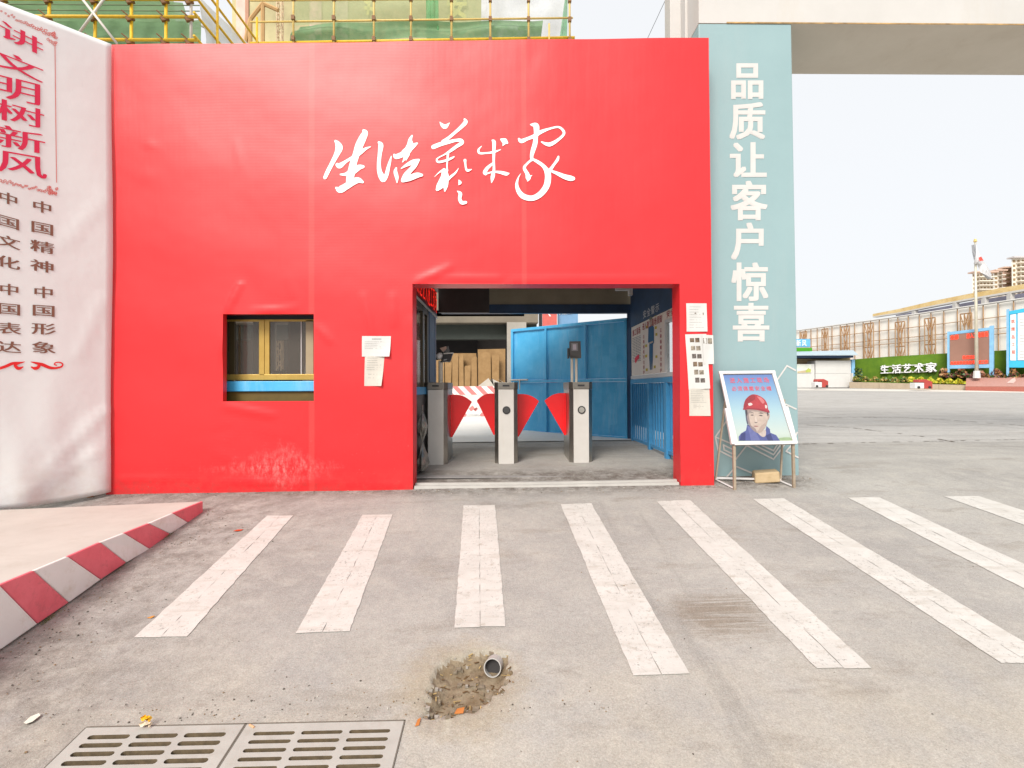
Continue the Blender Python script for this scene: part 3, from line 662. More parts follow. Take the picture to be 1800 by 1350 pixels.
# threshold track
mb = MB(); a, b = P(723,846,YW+.05), P(1196,841,YW+.05)
tr = thing('door_track', (.4, YW+.06, G(.4, 5.2)), 'white double sliding gate track across the doorway threshold', 'gate track')
for k_, (y0, y1, h) in enumerate(((YW+.02, YW+.065, .028), (YW+.085, YW+.13, .036))):
    mb = MB(); n_ = 16
    for i in range(n_):
        u, v = i/n_, (i+1)/n_; xa, xb = hole2[0].x+.01+(hole2[1].x-hole2[0].x-.02)*u, hole2[0].x+.01+(hole2[1].x-hole2[0].x-.02)*v
        za, zb = G(xa, y0)+h-.008*math.sin(u*3), G(xb, y0)+h-.008*math.sin(v*3)
        mb.hexa([(xa,y0,za-.05),(xb,y0,zb-.05),(xb,y1,zb-.05),(xa,y1,za-.05),(xa,y0,za),(xb,y0,zb),(xb,y1,zb),(xa,y1,za)])
    mb.build('rail', mat('track_white', (.50,.48,.45), .5), tr)

# ================================================================== PASSAGE BEHIND THE DOORWAY
ZP = .055; XL, XR = -.943, 1.985; YB = 8.1
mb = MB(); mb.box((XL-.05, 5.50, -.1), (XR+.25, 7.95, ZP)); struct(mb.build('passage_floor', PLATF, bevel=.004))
mb = MB(); mb.box((XL-.05, 5.46, -.1), (XR+.25, 5.498, ZP-.012)); struct(mb.build('platform_gap', mat('dark_gap_strip', (.05,.045,.04), .6)))  # dark strip painted in for the shaded gap along the platform front
rf = thing('passage_roof', (.5, 6.8, 2.5), 'grey passage roof with a navy edge beam above the turnstiles', 'roof')
mb = MB(); mb.box((-1.0, YW+TW+.01, 2.58), (XR+.06, YB, 2.66)); mb.build('ceiling_panel', mat('grey_ceiling', (.26,.23,.18), .7), rf)
mb = MB(); mb.box((-1.0, YB, 2.33), (XR+.12, YB+.06, 2.80)); mb.build('rear_fascia', mat('tan_fascia', (.30,.265,.20), .7), rf)
mb = MB(); mb.box((-1.0, YB-.02, 2.19), (XR+.12, YB+.08, 2.328)); mb.build('navy_beam', NAVY, rf)
for x in (XR-.035,):
    mb = MB(); mb.box((x, YB-.0, ZP), (x+.09, YB+.03, 2.188)); mb.build('post', NAVY, rf)
lb_ = P(1082,507,7.2); mb = MB(); la, lb2 = P(1082,507,7.2), P(1111,509,7.2)
mb.box((la.x, 7.17, la.z-.03), (lb2.x, 7.23, la.z+.02)); mb.box((lb2.x-.05, 7.16, la.z-.10), (lb2.x, 7.24, la.z+.02))
setp(mb.build('lamp_bracket', ALU), 'small white bracket under the passage roof near the blue poster wall', 'bracket')
# LED sign box with black back hanging across, and red LED side
mb = MB(); p0 = P(771,506,7.22); p1 = P(860,549,7.22)
sg = thing('led_sign', (XL, 6.3, 2.0), 'long dark LED sign with red characters along the left side of the passage', 'LED sign')
zl = 2.005
mb = MB(); mb.box((XL-.12, YW+TW+.02, zl), (XL-.012, 7.2, 2.36)); mb.build('housing', BLACK, sg)
mb = MB(); mb.box((XL-.16, YW+TW+.02, zl-.028), (XL, 7.2, zl-.002)); mb.build('bottom_trim', STEELP, sg)
LED = mat('red_led', (1,.02,.01), .4, var=0, emit=.9)
mb = MB(); row(mb, '欢迎进入施工现场', (XL, 5.45, 2.34), (XL, 7.15, 2.34), (XL, 7.15, 2.04), (XL, 5.45, 2.04), (.004, 0, 0), 0, .78)
mb.build('led_text', LED, sg, fix=False)
mb = MB(); mb.box((XL+.01, 7.215, p1.z), (p1.x, 7.30, 2.575)); bb = mb.build('hanging_board', mat('black_board', (.035,.030,.030), .7, var=.3)); setp(bb, 'dark board hanging from the passage roof at upper left', 'board')

# guard booth left of the passage
yd = MB()
for i in range(9):
    for j in range(9):
        p4 = [(-9+1.5*(i+a), 7.97+.99*(j+b)) for a, b in ((0,0),(1,0),(1,1),(0,1))]; yd.poly([(a, b, G(a, b)+.012) for a, b in p4])
struct(yd.build('sunlit_yard_sheet', weathered('painted_sunlit_yard', (.66,.65,.63), (.76,.75,.73), (.56,.54,.50), 1.5, .75, .4), fix=False))  # added pale sheet; the floor's sunlit brightness is put into its colour
gb = thing('guard_booth', (-2.4, 6.3, 0), 'guard booth behind the red cloth with a gold framed sliding window and a glazed side', 'booth')
BL0, BR0 = -3.9, XL-.17
mb = MB(); yf = YW+TW+.01
wz0, wz1 = P(470,670,5.42).z, P(470,553,5.42).z+.12; wx0, wx1 = P(388,600,5.42).x-.1, P(556,600,5.42).x+.12
for b_ in (((BL0, yf, -.05), (wx0, yf+.06, 2.5)), ((wx1, yf, -.05), (BR0, yf+.06, 2.5)), ((wx0, yf, -.05), (wx1, yf+.06, wz0)), ((wx0, yf, wz1), (wx1, yf+.06, 2.5))): mb.box(*b_)
mb.box((BL0, yf+.06, -.05), (BL0+.05, 7.0, 2.5)); 
rx0, rx1, rx2, rx3, rz0, rz1 = P(412,600,6.97).x, P(446,600,6.97).x, P(484,600,6.97).x, P(508,600,6.97).x, .85, 1.95
for q_ in (((BL0+.05, 6.95, -.05), (rx0, 7.0, 2.5)), ((rx1, 6.95, -.05), (rx2, 7.0, 2.5)), ((rx3, 6.95, -.05), (BR0, 7.0, 2.5)), ((rx0, 6.95, -.05), (rx1, 7.0, rz0)), ((rx0, 6.95, rz1), (rx1, 7.0, 2.5)), ((rx2, 6.95, -.05), (rx3, 7.0, 1.25)), ((rx2, 6.95, 1.90), (rx3, 7.0, 2.5))): mb.box(*q_)
mb.box((BL0, yf, 2.5), (BR0, 7.0, 2.56))
mb.build('wall', mat('booth_inside', (.30,.26,.20), .8, var=.3, vs=2), gb)
mb = MB(); mb.box((BL0+.05, yf+.06, -.04), (BR0, 6.95, .02)); mb.build('floor', DARK, gb)
wf = MB(); A_ = P(395,566,5.43); B_ = P(550,668,5.43); yq = 5.36
wf.box((wx0, 5.385, P(470,562,5.4).z), (wx1, 5.43, P(470,554,5.4).z+.1)); 
wfr = wf.build('window_frame', mat('blue_black_head', (.02,.022,.035), .5), gb)
mb = MB(); mb.box((wx0, 5.362, P(470,565.5,5.38).z), (wx1, 5.384, P(470,562,5.38).z)); mb.build('head_rail', GOLD, wfr)
z_r0, z_r1 = P(470,668,5.38).z, P(470,658,5.38).z; zt = P(470,563,5.38).z
def wbar(xa, xb, za, zb, y0, y1, nm='frame_bar', m=GOLD): mb = MB(); mb.box((xa, y0, za), (xb, y1, zb)); return mb.build(nm, m, wfr, bevel=.003)
X_ = lambda px: P(px, 610, 5.38).x
wbar(X_(457), X_(466.4), z_r1, zt, 5.355, 5.384); wbar(X_(466.6), X_(475), z_r1, zt, 5.36, 5.388)
wbar(wx0, X_(466), z_r0, z_r1, 5.362, 5.388); wbar(X_(466.2), wx1, z_r0, z_r1, 5.352, 5.386)
wbar(X_(376), X_(401), z_r0, zt, 5.362, 5.388, m=mat('bronze_frame', (.06,.045,.02), .4)); wbar(X_(403), X_(413.5), z_r1, zt, 5.37, 5.392, m=mat('bronze_frame', (.06,.045,.02), .4))
wbar(X_(538.5), X_(552), z_r1, zt, 5.362, 5.388, m=mat('tan_frame', (.36,.29,.18), .4)); wbar(X_(529.5), X_(531), z_r1, zt, 5.366, 5.386, m=ALU)
for xa, xb, y_ in ((X_(397), X_(457), 5.376), (X_(475), X_(538), 5.372)):
    mb = MB(); mb.box((xa, y_, z_r1), (xb, y_+.005, zt)); mb.build('pane', GLASS, gb)
mb = MB(); za, zb = P(470,688,5.3).z, P(470,670,5.3).z; mb.box((wx0, 5.30, za), (wx1, 5.384, zb)); mb.build('sill_beam', BLUE, gb, bevel=.006)
mb = MB(); mb.box((wx0, 5.33, za-.35), (wx1, 5.36, za-.005)); mb.build('apron_panel', mat('olive_panel', (.13,.085,.012), .6, var=.3, vs=6), gb)
# side facing the passage
mb = MB(); mb.box((XL-.05, yf+.02, -.02), (XL-.01, 6.55, .93)); mb.build('side_panel', mat('dark_side_panel', (.05,.05,.055), .35, var=.5, vs=9), gb)
mb = MB(); mb.box((XL-.06, yf+.02, .935), (XL, 6.2, 1.02)); mb.build('side_rail', BLUED, gb)
for y0, y1, m_ in ((yf+.02, yf+.08, GOLD), (5.95, 6.05, mat('bronze_frame', (.06,.045,.02), .4)), (6.3, 6.38, mat('bronze_frame', (.06,.045,.02), .4))):
    mb = MB(); mb.box((XL-.05, y0, 1.022), (XL-.005, y1, 1.975)); mb.build('window_post', m_, gb)
mb = MB(); mb.box((XL-.05, yf+.02, 1.90), (XL-.008, 6.3, 1.975)); mb.build('window_head', mat('bronze_frame', (.06,.045,.02), .4), gb)
mb = MB(); mb.box((XL-.03, yf+.08, 1.022), (XL-.022, 6.3, 1.90)); mb.build('side_pane', GLASS, gb)
mb = MB(); mb.box((XL-.09, 6.45, 0.0), (XL-.003, 6.97, 1.975)); mb.build('corner_post', NAVY, gb)
mb = MB(); mb.box((XL-.012, 6.972, 0.0), (XL+.008, 6.99, 1.975)); mb.build('edge_trim', mat('pale_blue_trim', (.40,.45,.58), .5), gb)
# things inside the booth
mb = MB(); p = P(421,560,5.9); q = P(421,664,5.9); mb.tube((p.x, 5.9, .0), (p.x, 5.9, p.z-.08), .012); setp(mb.build('yellow_pole', YEL), 'yellow pole standing inside the booth at the left pane', 'pole')
mb = MB(); p = P(515,640,6.1); mb.prism([(p.x-.15, 6.1, .6), (p.x+.25, 6.1, .6), (p.x+.30, 6.1, 1.28), (p.x+.02, 6.1, 1.22)], (0, .04, 0)); setp(mb.build('cardboard_sheet', CARD), 'tan cardboard sheet leaning inside the booth behind the right pane', 'cardboard')
mb = MB(); p = P(540,640,5.8); mb.prism([(p.x-.12, 5.8, .7), (p.x+.25, 5.8, .7), (p.x+.25, 5.8, 1.42), (p.x-.02, 5.8, 1.30)], (0, .03, 0)); setp(mb.build('pale_screen', STEELP), 'pale upright sheet inside the booth at the right end of the window', 'sheet')
def leafclump(name, c, r, n, m, label, cat, parent=None, flat=1, ls=.05, kind=None, grp=None):
    mb = MB()
    for _ in range(n):
        p = V(c)+V((random.gauss(0, 1)*r[0]*.5, random.gauss(0, 1)*r[1]*.5, abs(random.gauss(0, 1))*r[2]*.5))
        a = V((random.uniform(-1, 1), random.uniform(-1, 1), random.uniform(.1, 1))).normalized()*ls*random.uniform(.6, 1.3)
        b = a.cross(V((random.uniform(-1, 1), random.uniform(-1, 1), .3))).normalized()*ls*.28
        mb.poly([p-a*.5, p+b, p+a*.5, p-b], random.randrange(len(m)))
    o = mb.build(name, m, parent, fix=False)
    if label: setp(o, label, cat, grp, kind)
    return o
LG = mat('leaf_green', (.05,.12,.03), .5); LD = mat('leaf_dark', (.02,.06,.015), .5)
p = P(487,650,5.6); t = thing('potted_plant', (p.x, 5.6, .9), 'small green potted plant behind the booth window', 'plant')
mb = MB(); mb.tube((p.x, 5.6, .82), (p.x, 5.6, 1.0), .05, 10, .07); mb.build('pot', mat('clay_pot', (.25,.12,.07), .7), t)
leafclump('leaves', (p.x, 5.6, 1.02), (.12, .1, .16), 60, [LG, LD], None, None, t, ls=.08)
mb = MB(); mb.box((wx0, 5.45, .80), (wx1, 5.75, .83)); setp(mb.build('booth_desk', mat('dark_desk', (.10,.07,.045), .5)), 'dark desk top inside the booth under the window', 'desk')
# plastic bag hanging at the booth side
mb = MB(); rr = 10; zz = 9; c = V((XL+.025, 5.72, 0))
for j in range(zz+1):
    z = .10+.72*j/zz; w = .05+.045*math.sin(j*1.3)+.03*(j < 4)
    for i in range(rr):
        t_ = 2*math.pi*i/rr; k_ = 1+.3*math.sin(i*2.3+j*1.1); mb.v.append(V((c.x+math.cos(t_)*w*.5*k_, c.y+math.sin(t_)*w*1.6*k_, z)))
for j in range(zz):
    for i in range(rr): a = j*rr+i; b = j*rr+(i+1) % rr; mb.f.append([a, b, b+rr, a+rr]); mb.mi.append(0)
setp(mb.build('plastic_bag', mat('clear_film', (.20,.19,.17), .15, var=.6, vs=14), smooth=False), 'crumpled dark plastic bag hanging beside the left turnstile', 'bag')

# turnstiles
def oct_(cx, y0, w, l, ch): return [(cx-w+ch, y0), (cx+w-ch, y0), (cx+w, y0+ch), (cx+w, y0+l-ch), (cx+w-ch, y0+l), (cx-w+ch, y0+l), (cx-w, y0+l-ch), (cx-w, y0+ch)]
Y0 = 6.12
def turnstile(px, label, disc, flaps):
    cx = P(px, 818, Y0).x; t = thing('turnstile', (cx, Y0+.3, ZP), label, 'turnstile', 'steel flap turnstiles in the doorway')
    w, l, ch, zt_ = .138, .66, .045, P(890, 672, Y0).z; zc = zt_-.085
    mb = MB(); mb.prism([(x, y, ZP+.012) for x, y in oct_(cx, Y0, w, l, ch)], (0, 0, zc-ZP-.012)); mb.build('housing', STEEL, t, bevel=.003)
    mb = MB(); mb.prism([(x, y, ZP+.001) for x, y in oct_(cx, Y0-.012, w+.012, l+.024, ch)], (0, 0, .010)); mb.build('base_plate', CONC, t)
    mb = MB(); mb.prism([(x, y, zc+.001) for x, y in oct_(cx, Y0-.004, w+.004, l+.008, ch)], (0, 0, zt_-zc)); cap = mb.build('top_cover', weathered('dark_steel_cap', (.20,.185,.165), (.27,.25,.22), (.15,.12,.10), 6, .35, .3, 0, .9) if 'dark_steel_cap' not in MATS else MATS['dark_steel_cap'], t, bevel=.004)
    mb = MB(); mb.box((cx-.04, Y0-.012, zc+.035), (cx+.04, Y0-.0045, zc+.055)); mb.build('indicator_slot', BLACK, cap)
    mb = MB(); mb.box((cx-w+ch+.002, Y0-.008, ZP+.02), (cx+w-ch-.002, Y0-.0005, zc-.004)); mb.build('front_panel', STEELP, t, bevel=.002)
    if disc:
        zc2 = P(890, 721, Y0).z; mb = MB(); mb.tube((cx+.004, Y0-.009, zc2), (cx+.004, Y0-.016, zc2), .047, 24); d = mb.build('card_reader', BLACK, t)
        mb = MB(); mb.tube((cx+.004, Y0-.0165, zc2), (cx+.004, Y0-.019, zc2), .034, 24); mb.build('reader_disc', STEEL if px > 1000 else mat('dark_disc', (.045,.045,.045), .4), d)
    yfl = Y0+.36
    for sgn, pts in flaps:
        q = [P(*p, yfl) for p in pts]; q[0].x = q[-1].x = cx+sgn*(w+.001)
        A, B, C_ = q; arc = [A]
        for i in range(1, 8):
            s = i/8; m_ = A.lerp(B, s); arc.append(m_+(m_-C_).normalized()*.035*math.sin(math.pi*s))
        arc += [B, C_+V((sgn*.02, 0, -.005)), C_]
        mb = MB(); mb.prism(arc, (0, .022, 0)); mb.build('flap', FLAP, t)
    return t, cx, zt_
T1 = turnstile(766, 'left turnstile, next to the guard booth, with one red flap on its right', 0, [(1, ((790,694),(829.5,706.5),(790,768)))])
T2 = turnstile(890, 'middle turnstile with a black round reader and a red flap on each side', 1, [(-1, ((868,692),(838,704),(868,764))), (1, ((911,693),(947.5,705),(913,767)))])
T3 = turnstile(1022, 'right turnstile with a face scanner on two posts, beside the blue gate', 1, [(-1, ((990,691),(957,704.5),(990,764.5)))])
# face scanners
def scanner_r():
    t0, cx, zt_ = T3; y = Y0+.20
    t = thing('face_scanner', (cx-.06, y, zt_), 'face scanner facing the road on twin white posts on the right turnstile', 'face scanner')
    for px in (1005.5, 1013):
        p = P(px, 668, y); mb = MB(); mb.tube((p.x, y, zt_+.002), (p.x, y, P(px, 628, y).z), .017, 12); mb.build('post', mat('ivory_post', (.60,.56,.47), .4), t)
    mb = MB(); a, b = P(1001,600,y), P(1020.5,630,y)
    mb.prism([(a.x, y-.02, a.z), (b.x, y-.02, a.z), (b.x, y-.05, b.z+.05), (b.x, y-.07, b.z), (a.x, y-.07, b.z), (a.x, y-.05, b.z+.05)], (0, .06, 0)); h = mb.build('housing', mat('dark_grey_plastic', (.10,.10,.095), .4), t, bevel=.005)
    c, d = P(1004.5,603,y-.05), P(1016,617,y-.05); mb = MB(); mb.hexa([(c.x, y-.056, d.z),(d.x, y-.056, d.z),(d.x,y-.04,d.z),(c.x,y-.04,d.z),(c.x,y-.032,c.z),(d.x,y-.032,c.z),(d.x,y-.02,c.z),(c.x,y-.02,c.z)])
    s = mb.build('screen', mat('grey_screen', (.30,.31,.33), .2), h)
    c, d = P(1007,605,y-.05), P(1013,615,y-.05); mb = MB(); mb.poly([(c.x,y-.060,d.z),(d.x,y-.060,d.z),(d.x,y-.040,c.z),(c.x,y-.040,c.z)]); mb.build('face_outline', mat('pale_screen_area', (.55,.52,.58), .3), h, fix=False)
    a, b = P(998,612,y), P(1001,630,y); mb = MB(); mb.box((a.x, y-.02, b.z), (b.x-.003, y+.06, a.z)); mb.build('side_module', BLACK, t)
scanner_r()
def scanner_l():
    t0, cx, zt_ = T1; y = Y0+.15
    t = thing('face_scanner', (P(774,672,y).x, y, zt_), 'tilted face scanner with dark screen on one ivory post on the left turnstile', 'face scanner')
    p = P(774.5, 672, y); mb = MB(); mb.tube((p.x, y, zt_+.002), (p.x, y, P(774,634,y).z), .027, 12); mb.build('post', MATS['ivory_post'], t)
    q = [P(*k, y-.05) for k in ((779,622),(795.5,620.5),(791,635),(774,637))]; mb = MB(); mb.prism([q[0]+V((0,.02,0)), q[1]+V((0,.02,0)), q[2], q[3]], (0, .07, 0)); h = mb.build('housing', BLACK, t, bevel=.004)
    q = [P(*k, y-.055) for k in ((780,620.5),(796.5,619.5),(796,621.5),(779.5,622.5))]; mb = MB(); mb.prism(q, (0, .08, 0)); mb.build('hood', STEELP, h)
    q = [P(*k, y-.06) for k in ((780,632),(786,631),(785.5,633),(779.5,634))]; mb = MB(); mb.prism(q, (0, .008, 0)); mb.build('screen_patch', MATS['grey_screen'], h)
    c = P(773, 626, y); mb = MB()
    for j in range(7):
        for i in range(12):
            th = math.pi*j/6; ph = 2*math.pi*i/12; mb.v.append(c+V((math.sin(th)*math.cos(ph), math.sin(th)*math.sin(ph), math.cos(th)))*.045)
    for j in range(6):
        for i in range(12): a = j*12+i; b = j*12+(i+1) % 12; mb.f.append([a, b, b+12, a+12]); mb.mi.append(0)
    mb.build('camera_dome', ALU, t, smooth=True)
    q = [P(*k, y+.02) for k in ((782,618),(787.5,607.5),(790,617),(786,621))]; mb = MB(); mb.prism(q, (0, .02, 0)); mb.build('rear_fin', mat('dark_grey_plastic', (.10,.10,.095), .4), t)
    q = [P(*k, y+.02) for k in ((773,612),(784,608.5),(785,613),(779,619))]; mb = MB(); mb.prism(q, (0, .03, 0)); mb.build('bracket', mat('pinkish_bracket', (.45,.30,.24), .5), t)
scanner_l()

# right side of the passage: railing, sill, poster wall, pane
rl = thing('safety_railing', (XR, 7.1, ZP), 'blue steel railing with upright bars along the right side of the passage', 'railing')
YN = 5.75
def rbox(y0, y1, z0, z1, nm, m=BLUED, x0=XR, x1=XR+.045, par=rl, bev=.002):
    mb = MB(); mb.box((x0, y0, z0), (x1, y1, z1)); return mb.build(nm, m, par, bevel=bev)
rbox(YN, YB-.02, 1.07, 1.135, 'top_rail', x1=XR+.06); rbox(YN, YB-.02, .19, .235, 'bottom_rail', x0=XR+.01, x1=XR+.04)
for y, w, z0 in ((YB-.1, .06, .02), (7.05, .07, .02), (6.30, .085, .0)): rbox(y-w/2, y+w/2, z0, 1.068, 'post', x0=XR-.008, x1=XR+.05)
yb = [6.42+i*.115 for i in range(14)]+[5.8, 5.92, 6.04, 6.16]
for y in yb:
    if min(abs(y-k) for k in (YB-.1, 7.05, 6.30)) > .06: rbox(y-.011, y+.011, .237, 1.067, 'bar', x0=XR+.014, x1=XR+.036, bev=0)
rbox(YN, YB-.06, .42, 1.066, 'back_panel', BLUED, x0=XR+.062, x1=XR+.07)
pw = thing('poster_wall', (XR, 7.0, 1.14), 'white site entry poster with a worker in blue overalls under a navy header on the right passage wall', 'poster board')
rbox(YN, YB-.06, 1.14, 1.19, 'sill', ALU, par=pw, x1=XR+.07)
YM = PX(1168, 600, XR).y
rbox(YM, YB-.1, 1.193, 1.95, 'poster', mat('pinkish_poster', (.80,.70,.62), .45, var=.06), par=pw, x0=XR+.004, x1=XR+.02)
rbox(YN, YB-.06, 1.953, 2.575, 'header_board', NAVY, par=pw, x0=XR, x1=XR+.05)
rbox(YN, YM-.002, 1.84, 1.95, 'title_strip', MATS['pinkish_poster'], par=pw, x0=XR+.004, x1=XR+.02)
rbox(YM-.045, YM-.005, 1.193, 1.838, 'window_jamb', ALU, par=pw, x0=XR, x1=XR+.05); rbox(YN, YM-.047, 1.80, 1.838, 'window_lintel', ALU, par=pw, x0=XR, x1=XR+.05)
mb = MB(); mb.box((XR+.02, YN, 1.193), (XR+.026, YM-.05, 1.798)); mb.build('window_pane', glass('clear_glass', (.6,.75,.8), .05, .18), pw)
off = V((-.003, 0, 0)); sp = lambda px, py: PX(px, py, XR+.004)
def sq(mb, a, b, c, d, k=0, lift=1): mb.poly([sp(*p)+off*lift for p in (a, b, c, d)], k)
mb = MB(); yy = lambda a, t: V((XR+.004, a, t))
for (t_, ya, yb2, z0, z1, m_) in (('施工现场', 7.92, 7.45, 1.90, 1.80, 0), ('进入施工现场须知', 7.35, 6.42, 1.93, 1.83, 0), ('安全帽', 6.25, 5.80, 1.94, 1.86, 0)):
    row(mb, t_, yy(ya, z0), yy(yb2, z0), yy(yb2, z1), yy(ya, z1), off, .02)
for k_, y in enumerate((7.32, 6.52)):
    for j in range(8):
        z = 1.76-j*.073; row(mb, '正确佩戴安全防护'[j], yy(y, z), yy(y-.075, z), yy(y-.075, z-.05), yy(y, z-.05), off, .02, 1)
mb.build('red_lettering', mat('dull_red_print', (.42,.05,.06), .6, var=0), pw, fix=False)
mb = MB(); row(mb, '安全警示', (XR, 7.3, 2.10), (XR, 6.5, 2.10), (XR, 6.5, 1.99), (XR, 7.3, 1.99), off, .015); mb.build('white_lettering', mat('pale_grey_print', (.55,.55,.58), .6, var=0), pw, fix=False)
mb = MB()
for j in range(16):
    z = 1.77-j*.024
    for k_ in range(5):
        y = 7.93-k_*.10; mb.poly([yy(y, z)+off, yy(y-.085*random.uniform(.7, 1), z)+off, yy(y-.085, z-.009)+off, yy(y, z-.009)+off])
mb.build('printed_text', mat('slate_print', (.13,.14,.15), .6, var=0), pw, fix=False)
mb = MB()
for (px, py) in ((1152,554),(1137.5,575),(1153,576),(1154,588),(1136,608),(1136,626),(1154,627),(1137,650),(1151,645)):
    sq(mb, (px-1.6, py-2.2), (px+1.8, py-2.8), (px+1.8, py+2), (px-1.6, py+2.6))
mb.build('yellow_marks', mat('yellow_print', (.55,.42,.03), .6, var=0), pw, fix=False)
mb = MB()
for pts in (((1140,576),(1144,572.5),(1148,572),(1150,576),(1150,602),(1148.5,605),(1142,606),(1139.5,601)), ((1141.5,606),(1148.3,605),(1148,630),(1146.8,650),(1145.3,650),(1144.8,620),(1144.2,650),(1142.8,650),(1141.5,630))):
    mb.poly([sp(*p)+off for p in pts])
mb.build('overalls_print', mat('worker_blue', (.01,.09,.22), .6, var=0), pw, fix=False)
mb = MB(); mb.poly([sp(*p)+off*1.4 for p in ((1141,602.5),(1148.5,599),(1148.5,602),(1142,605))]); mb.poly([sp(*p)+off for p in ((1142.5,560),(1146,558),(1147.5,562),(1147,571),(1143.5,574),(1142,568))])
mb.build('hands_and_face_print', mat('worker_skin', (.45,.36,.30), .6, var=0), pw, fix=False)
mb = MB(); mb.poly([sp(*p)+off*1.4 for p in ((1141.5,563),(1142.5,558),(1144.5,556),(1146.5,557.5),(1147.6,561))]); mb.build('helmet_print', mat('worker_helmet', (.16,.18,.13), .6, var=0), pw, fix=False)
mb = MB(); mb.poly([sp(*p)+off*1.4 for p in ((1116,630),(1121,624),(1124,623.5),(1124,630),(1120,634),(1118,639),(1116.5,636))]); mb.build('red_print_mark', RPRINT, pw, fix=False)

# blue gate leaf
GR, GLp = V((1.96, 8.14, 0)), V((.135, 9.70, 0)); gd = (GLp-GR).normalized(); gn = V((gd.y, -gd.x, 0)); 
if gn.y > 0: gn = -gn
gt = thing('gate_leaf', (1.0, 8.9, .15), 'open blue steel gate leaf with six recessed panels behind the turnstiles', 'gate')
GW = (GLp-GR).length; gz0, gz1 = .17, 2.12
def gbeam(u0, u1, z0, z1, nm, m=BLUE, d0=-.03, d1=.03):
    a = GR+gd*u0; b = GR+gd*u1; mb = MB(); mb.hexa([a+gn*d0*-1+V((0,0,z0)), b+gn*d0*-1+V((0,0,z0)), b+gn*d1*-1+V((0,0,z0)), a+gn*d1*-1+V((0,0,z0)), a+gn*d0*-1+V((0,0,z1)), b+gn*d0*-1+V((0,0,z1)), b+gn*d1*-1+V((0,0,z1)), a+gn*d1*-1+V((0,0,z1))]); return mb.build(nm, m, gt, bevel=.003)
def gu(px): p = hit(px, 640, GR, gn); return (p-GR).dot(gd)
u1, u2 = gu(1029.5), gu(960.5); zm = 1.13
for z0, z1 in ((gz0, gz0+.05), (zm-.025, zm+.025), (gz1-.05, gz1)): gbeam(0, GW, z0, z1, 'rail')
for a, b in ((0, .05), (u1-.02, u1+.02), (u2-.02, u2+.02), (GW-.05, GW)):
    gbeam(a, b, gz0+.052, zm-.027, 'stile'); gbeam(a, b, zm+.027, gz1-.052, 'stile')
for a, b in ((.052, u1-.022), (u1+.022, u2-.022), (u2+.022, GW-.052)):
    for z0, z1 in ((gz0+.052, zm-.027), (zm+.027, gz1-.052)):
        mb = MB(); N = 5; A = GR+gd*a; B = GR+gd*b
        for i in range(N):
            for j in range(N):
                pt = lambda i, j: A.lerp(B, i/N)+V((0,0,z0+(z1-z0)*j/N))-gn*(.008+.006*math.sin(i*1.9+j*1.3+a*3))
                mb.poly([pt(i, j), pt(i+1, j), pt(i+1, j+1), pt(i, j+1)])
        mb.build('panel', BLUE, gt, smooth=True, fix=False)
a = GR+gd*(GW-.42)+gn*.05; b = GR+gd*(GW+.01)+gn*.05; mb = MB(); mb.tube(a+V((0,0,1.16)), b+V((0,0,1.16)), .014); mb.tube(a.lerp(b, .45)+V((0,0,.98)), a.lerp(b, .45)+V((0,0,1.16)), .011); mb.build('bolt', STEELP, gt)

# ---------- yard behind the passage
# building under construction with an open ground floor
bd_ = thing('unfinished_building', (-3, 20, .4), 'unfinished concrete building with a dark open bay behind the passage', 'building')
B0, B1, D0 = -12.0, P(890,600,17).x, 17.0
zc1 = P(820,550,D0).z+.35; zc0 = P(820,567,D0).z
mb = MB(); mb.box((B0, D0, zc0), (P(946,550,D0).x, D0+.5, zc0+1.0)); mb.build('edge_beam', mat('site_concrete', (.20,.17,.13), .85, var=.2, vs=2), bd_)
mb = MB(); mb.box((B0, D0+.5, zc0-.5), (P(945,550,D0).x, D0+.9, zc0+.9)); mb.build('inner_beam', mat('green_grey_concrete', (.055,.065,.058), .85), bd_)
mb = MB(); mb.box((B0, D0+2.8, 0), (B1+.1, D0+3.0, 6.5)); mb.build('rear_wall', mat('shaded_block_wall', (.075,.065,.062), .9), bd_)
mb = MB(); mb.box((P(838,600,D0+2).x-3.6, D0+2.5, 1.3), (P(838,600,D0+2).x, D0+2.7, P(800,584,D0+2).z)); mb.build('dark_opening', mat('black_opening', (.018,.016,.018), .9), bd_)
mb = MB(); mb.box((B1+.02, D0-.1, 0), (P(925,600,D0).x, D0+.45, zc0-.002)); mb.build('column', mat('column_concrete', (.36,.33,.29), .85, vs=2), bd_)
mb = MB(); mb.box((B0, D0, 3.4), (B1+.6, D0+9, 3.6)); mb.build('floor_slab', MATS['site_concrete'], bd_)
mb = MB(); mb.box((B0, D0-2.6, .2), (B1+.0, D0+2.8, 1.06)); struct(mb.build('loading_platform', mat('white_dusty_concrete', (.60,.58,.55), .8), bevel=.01))
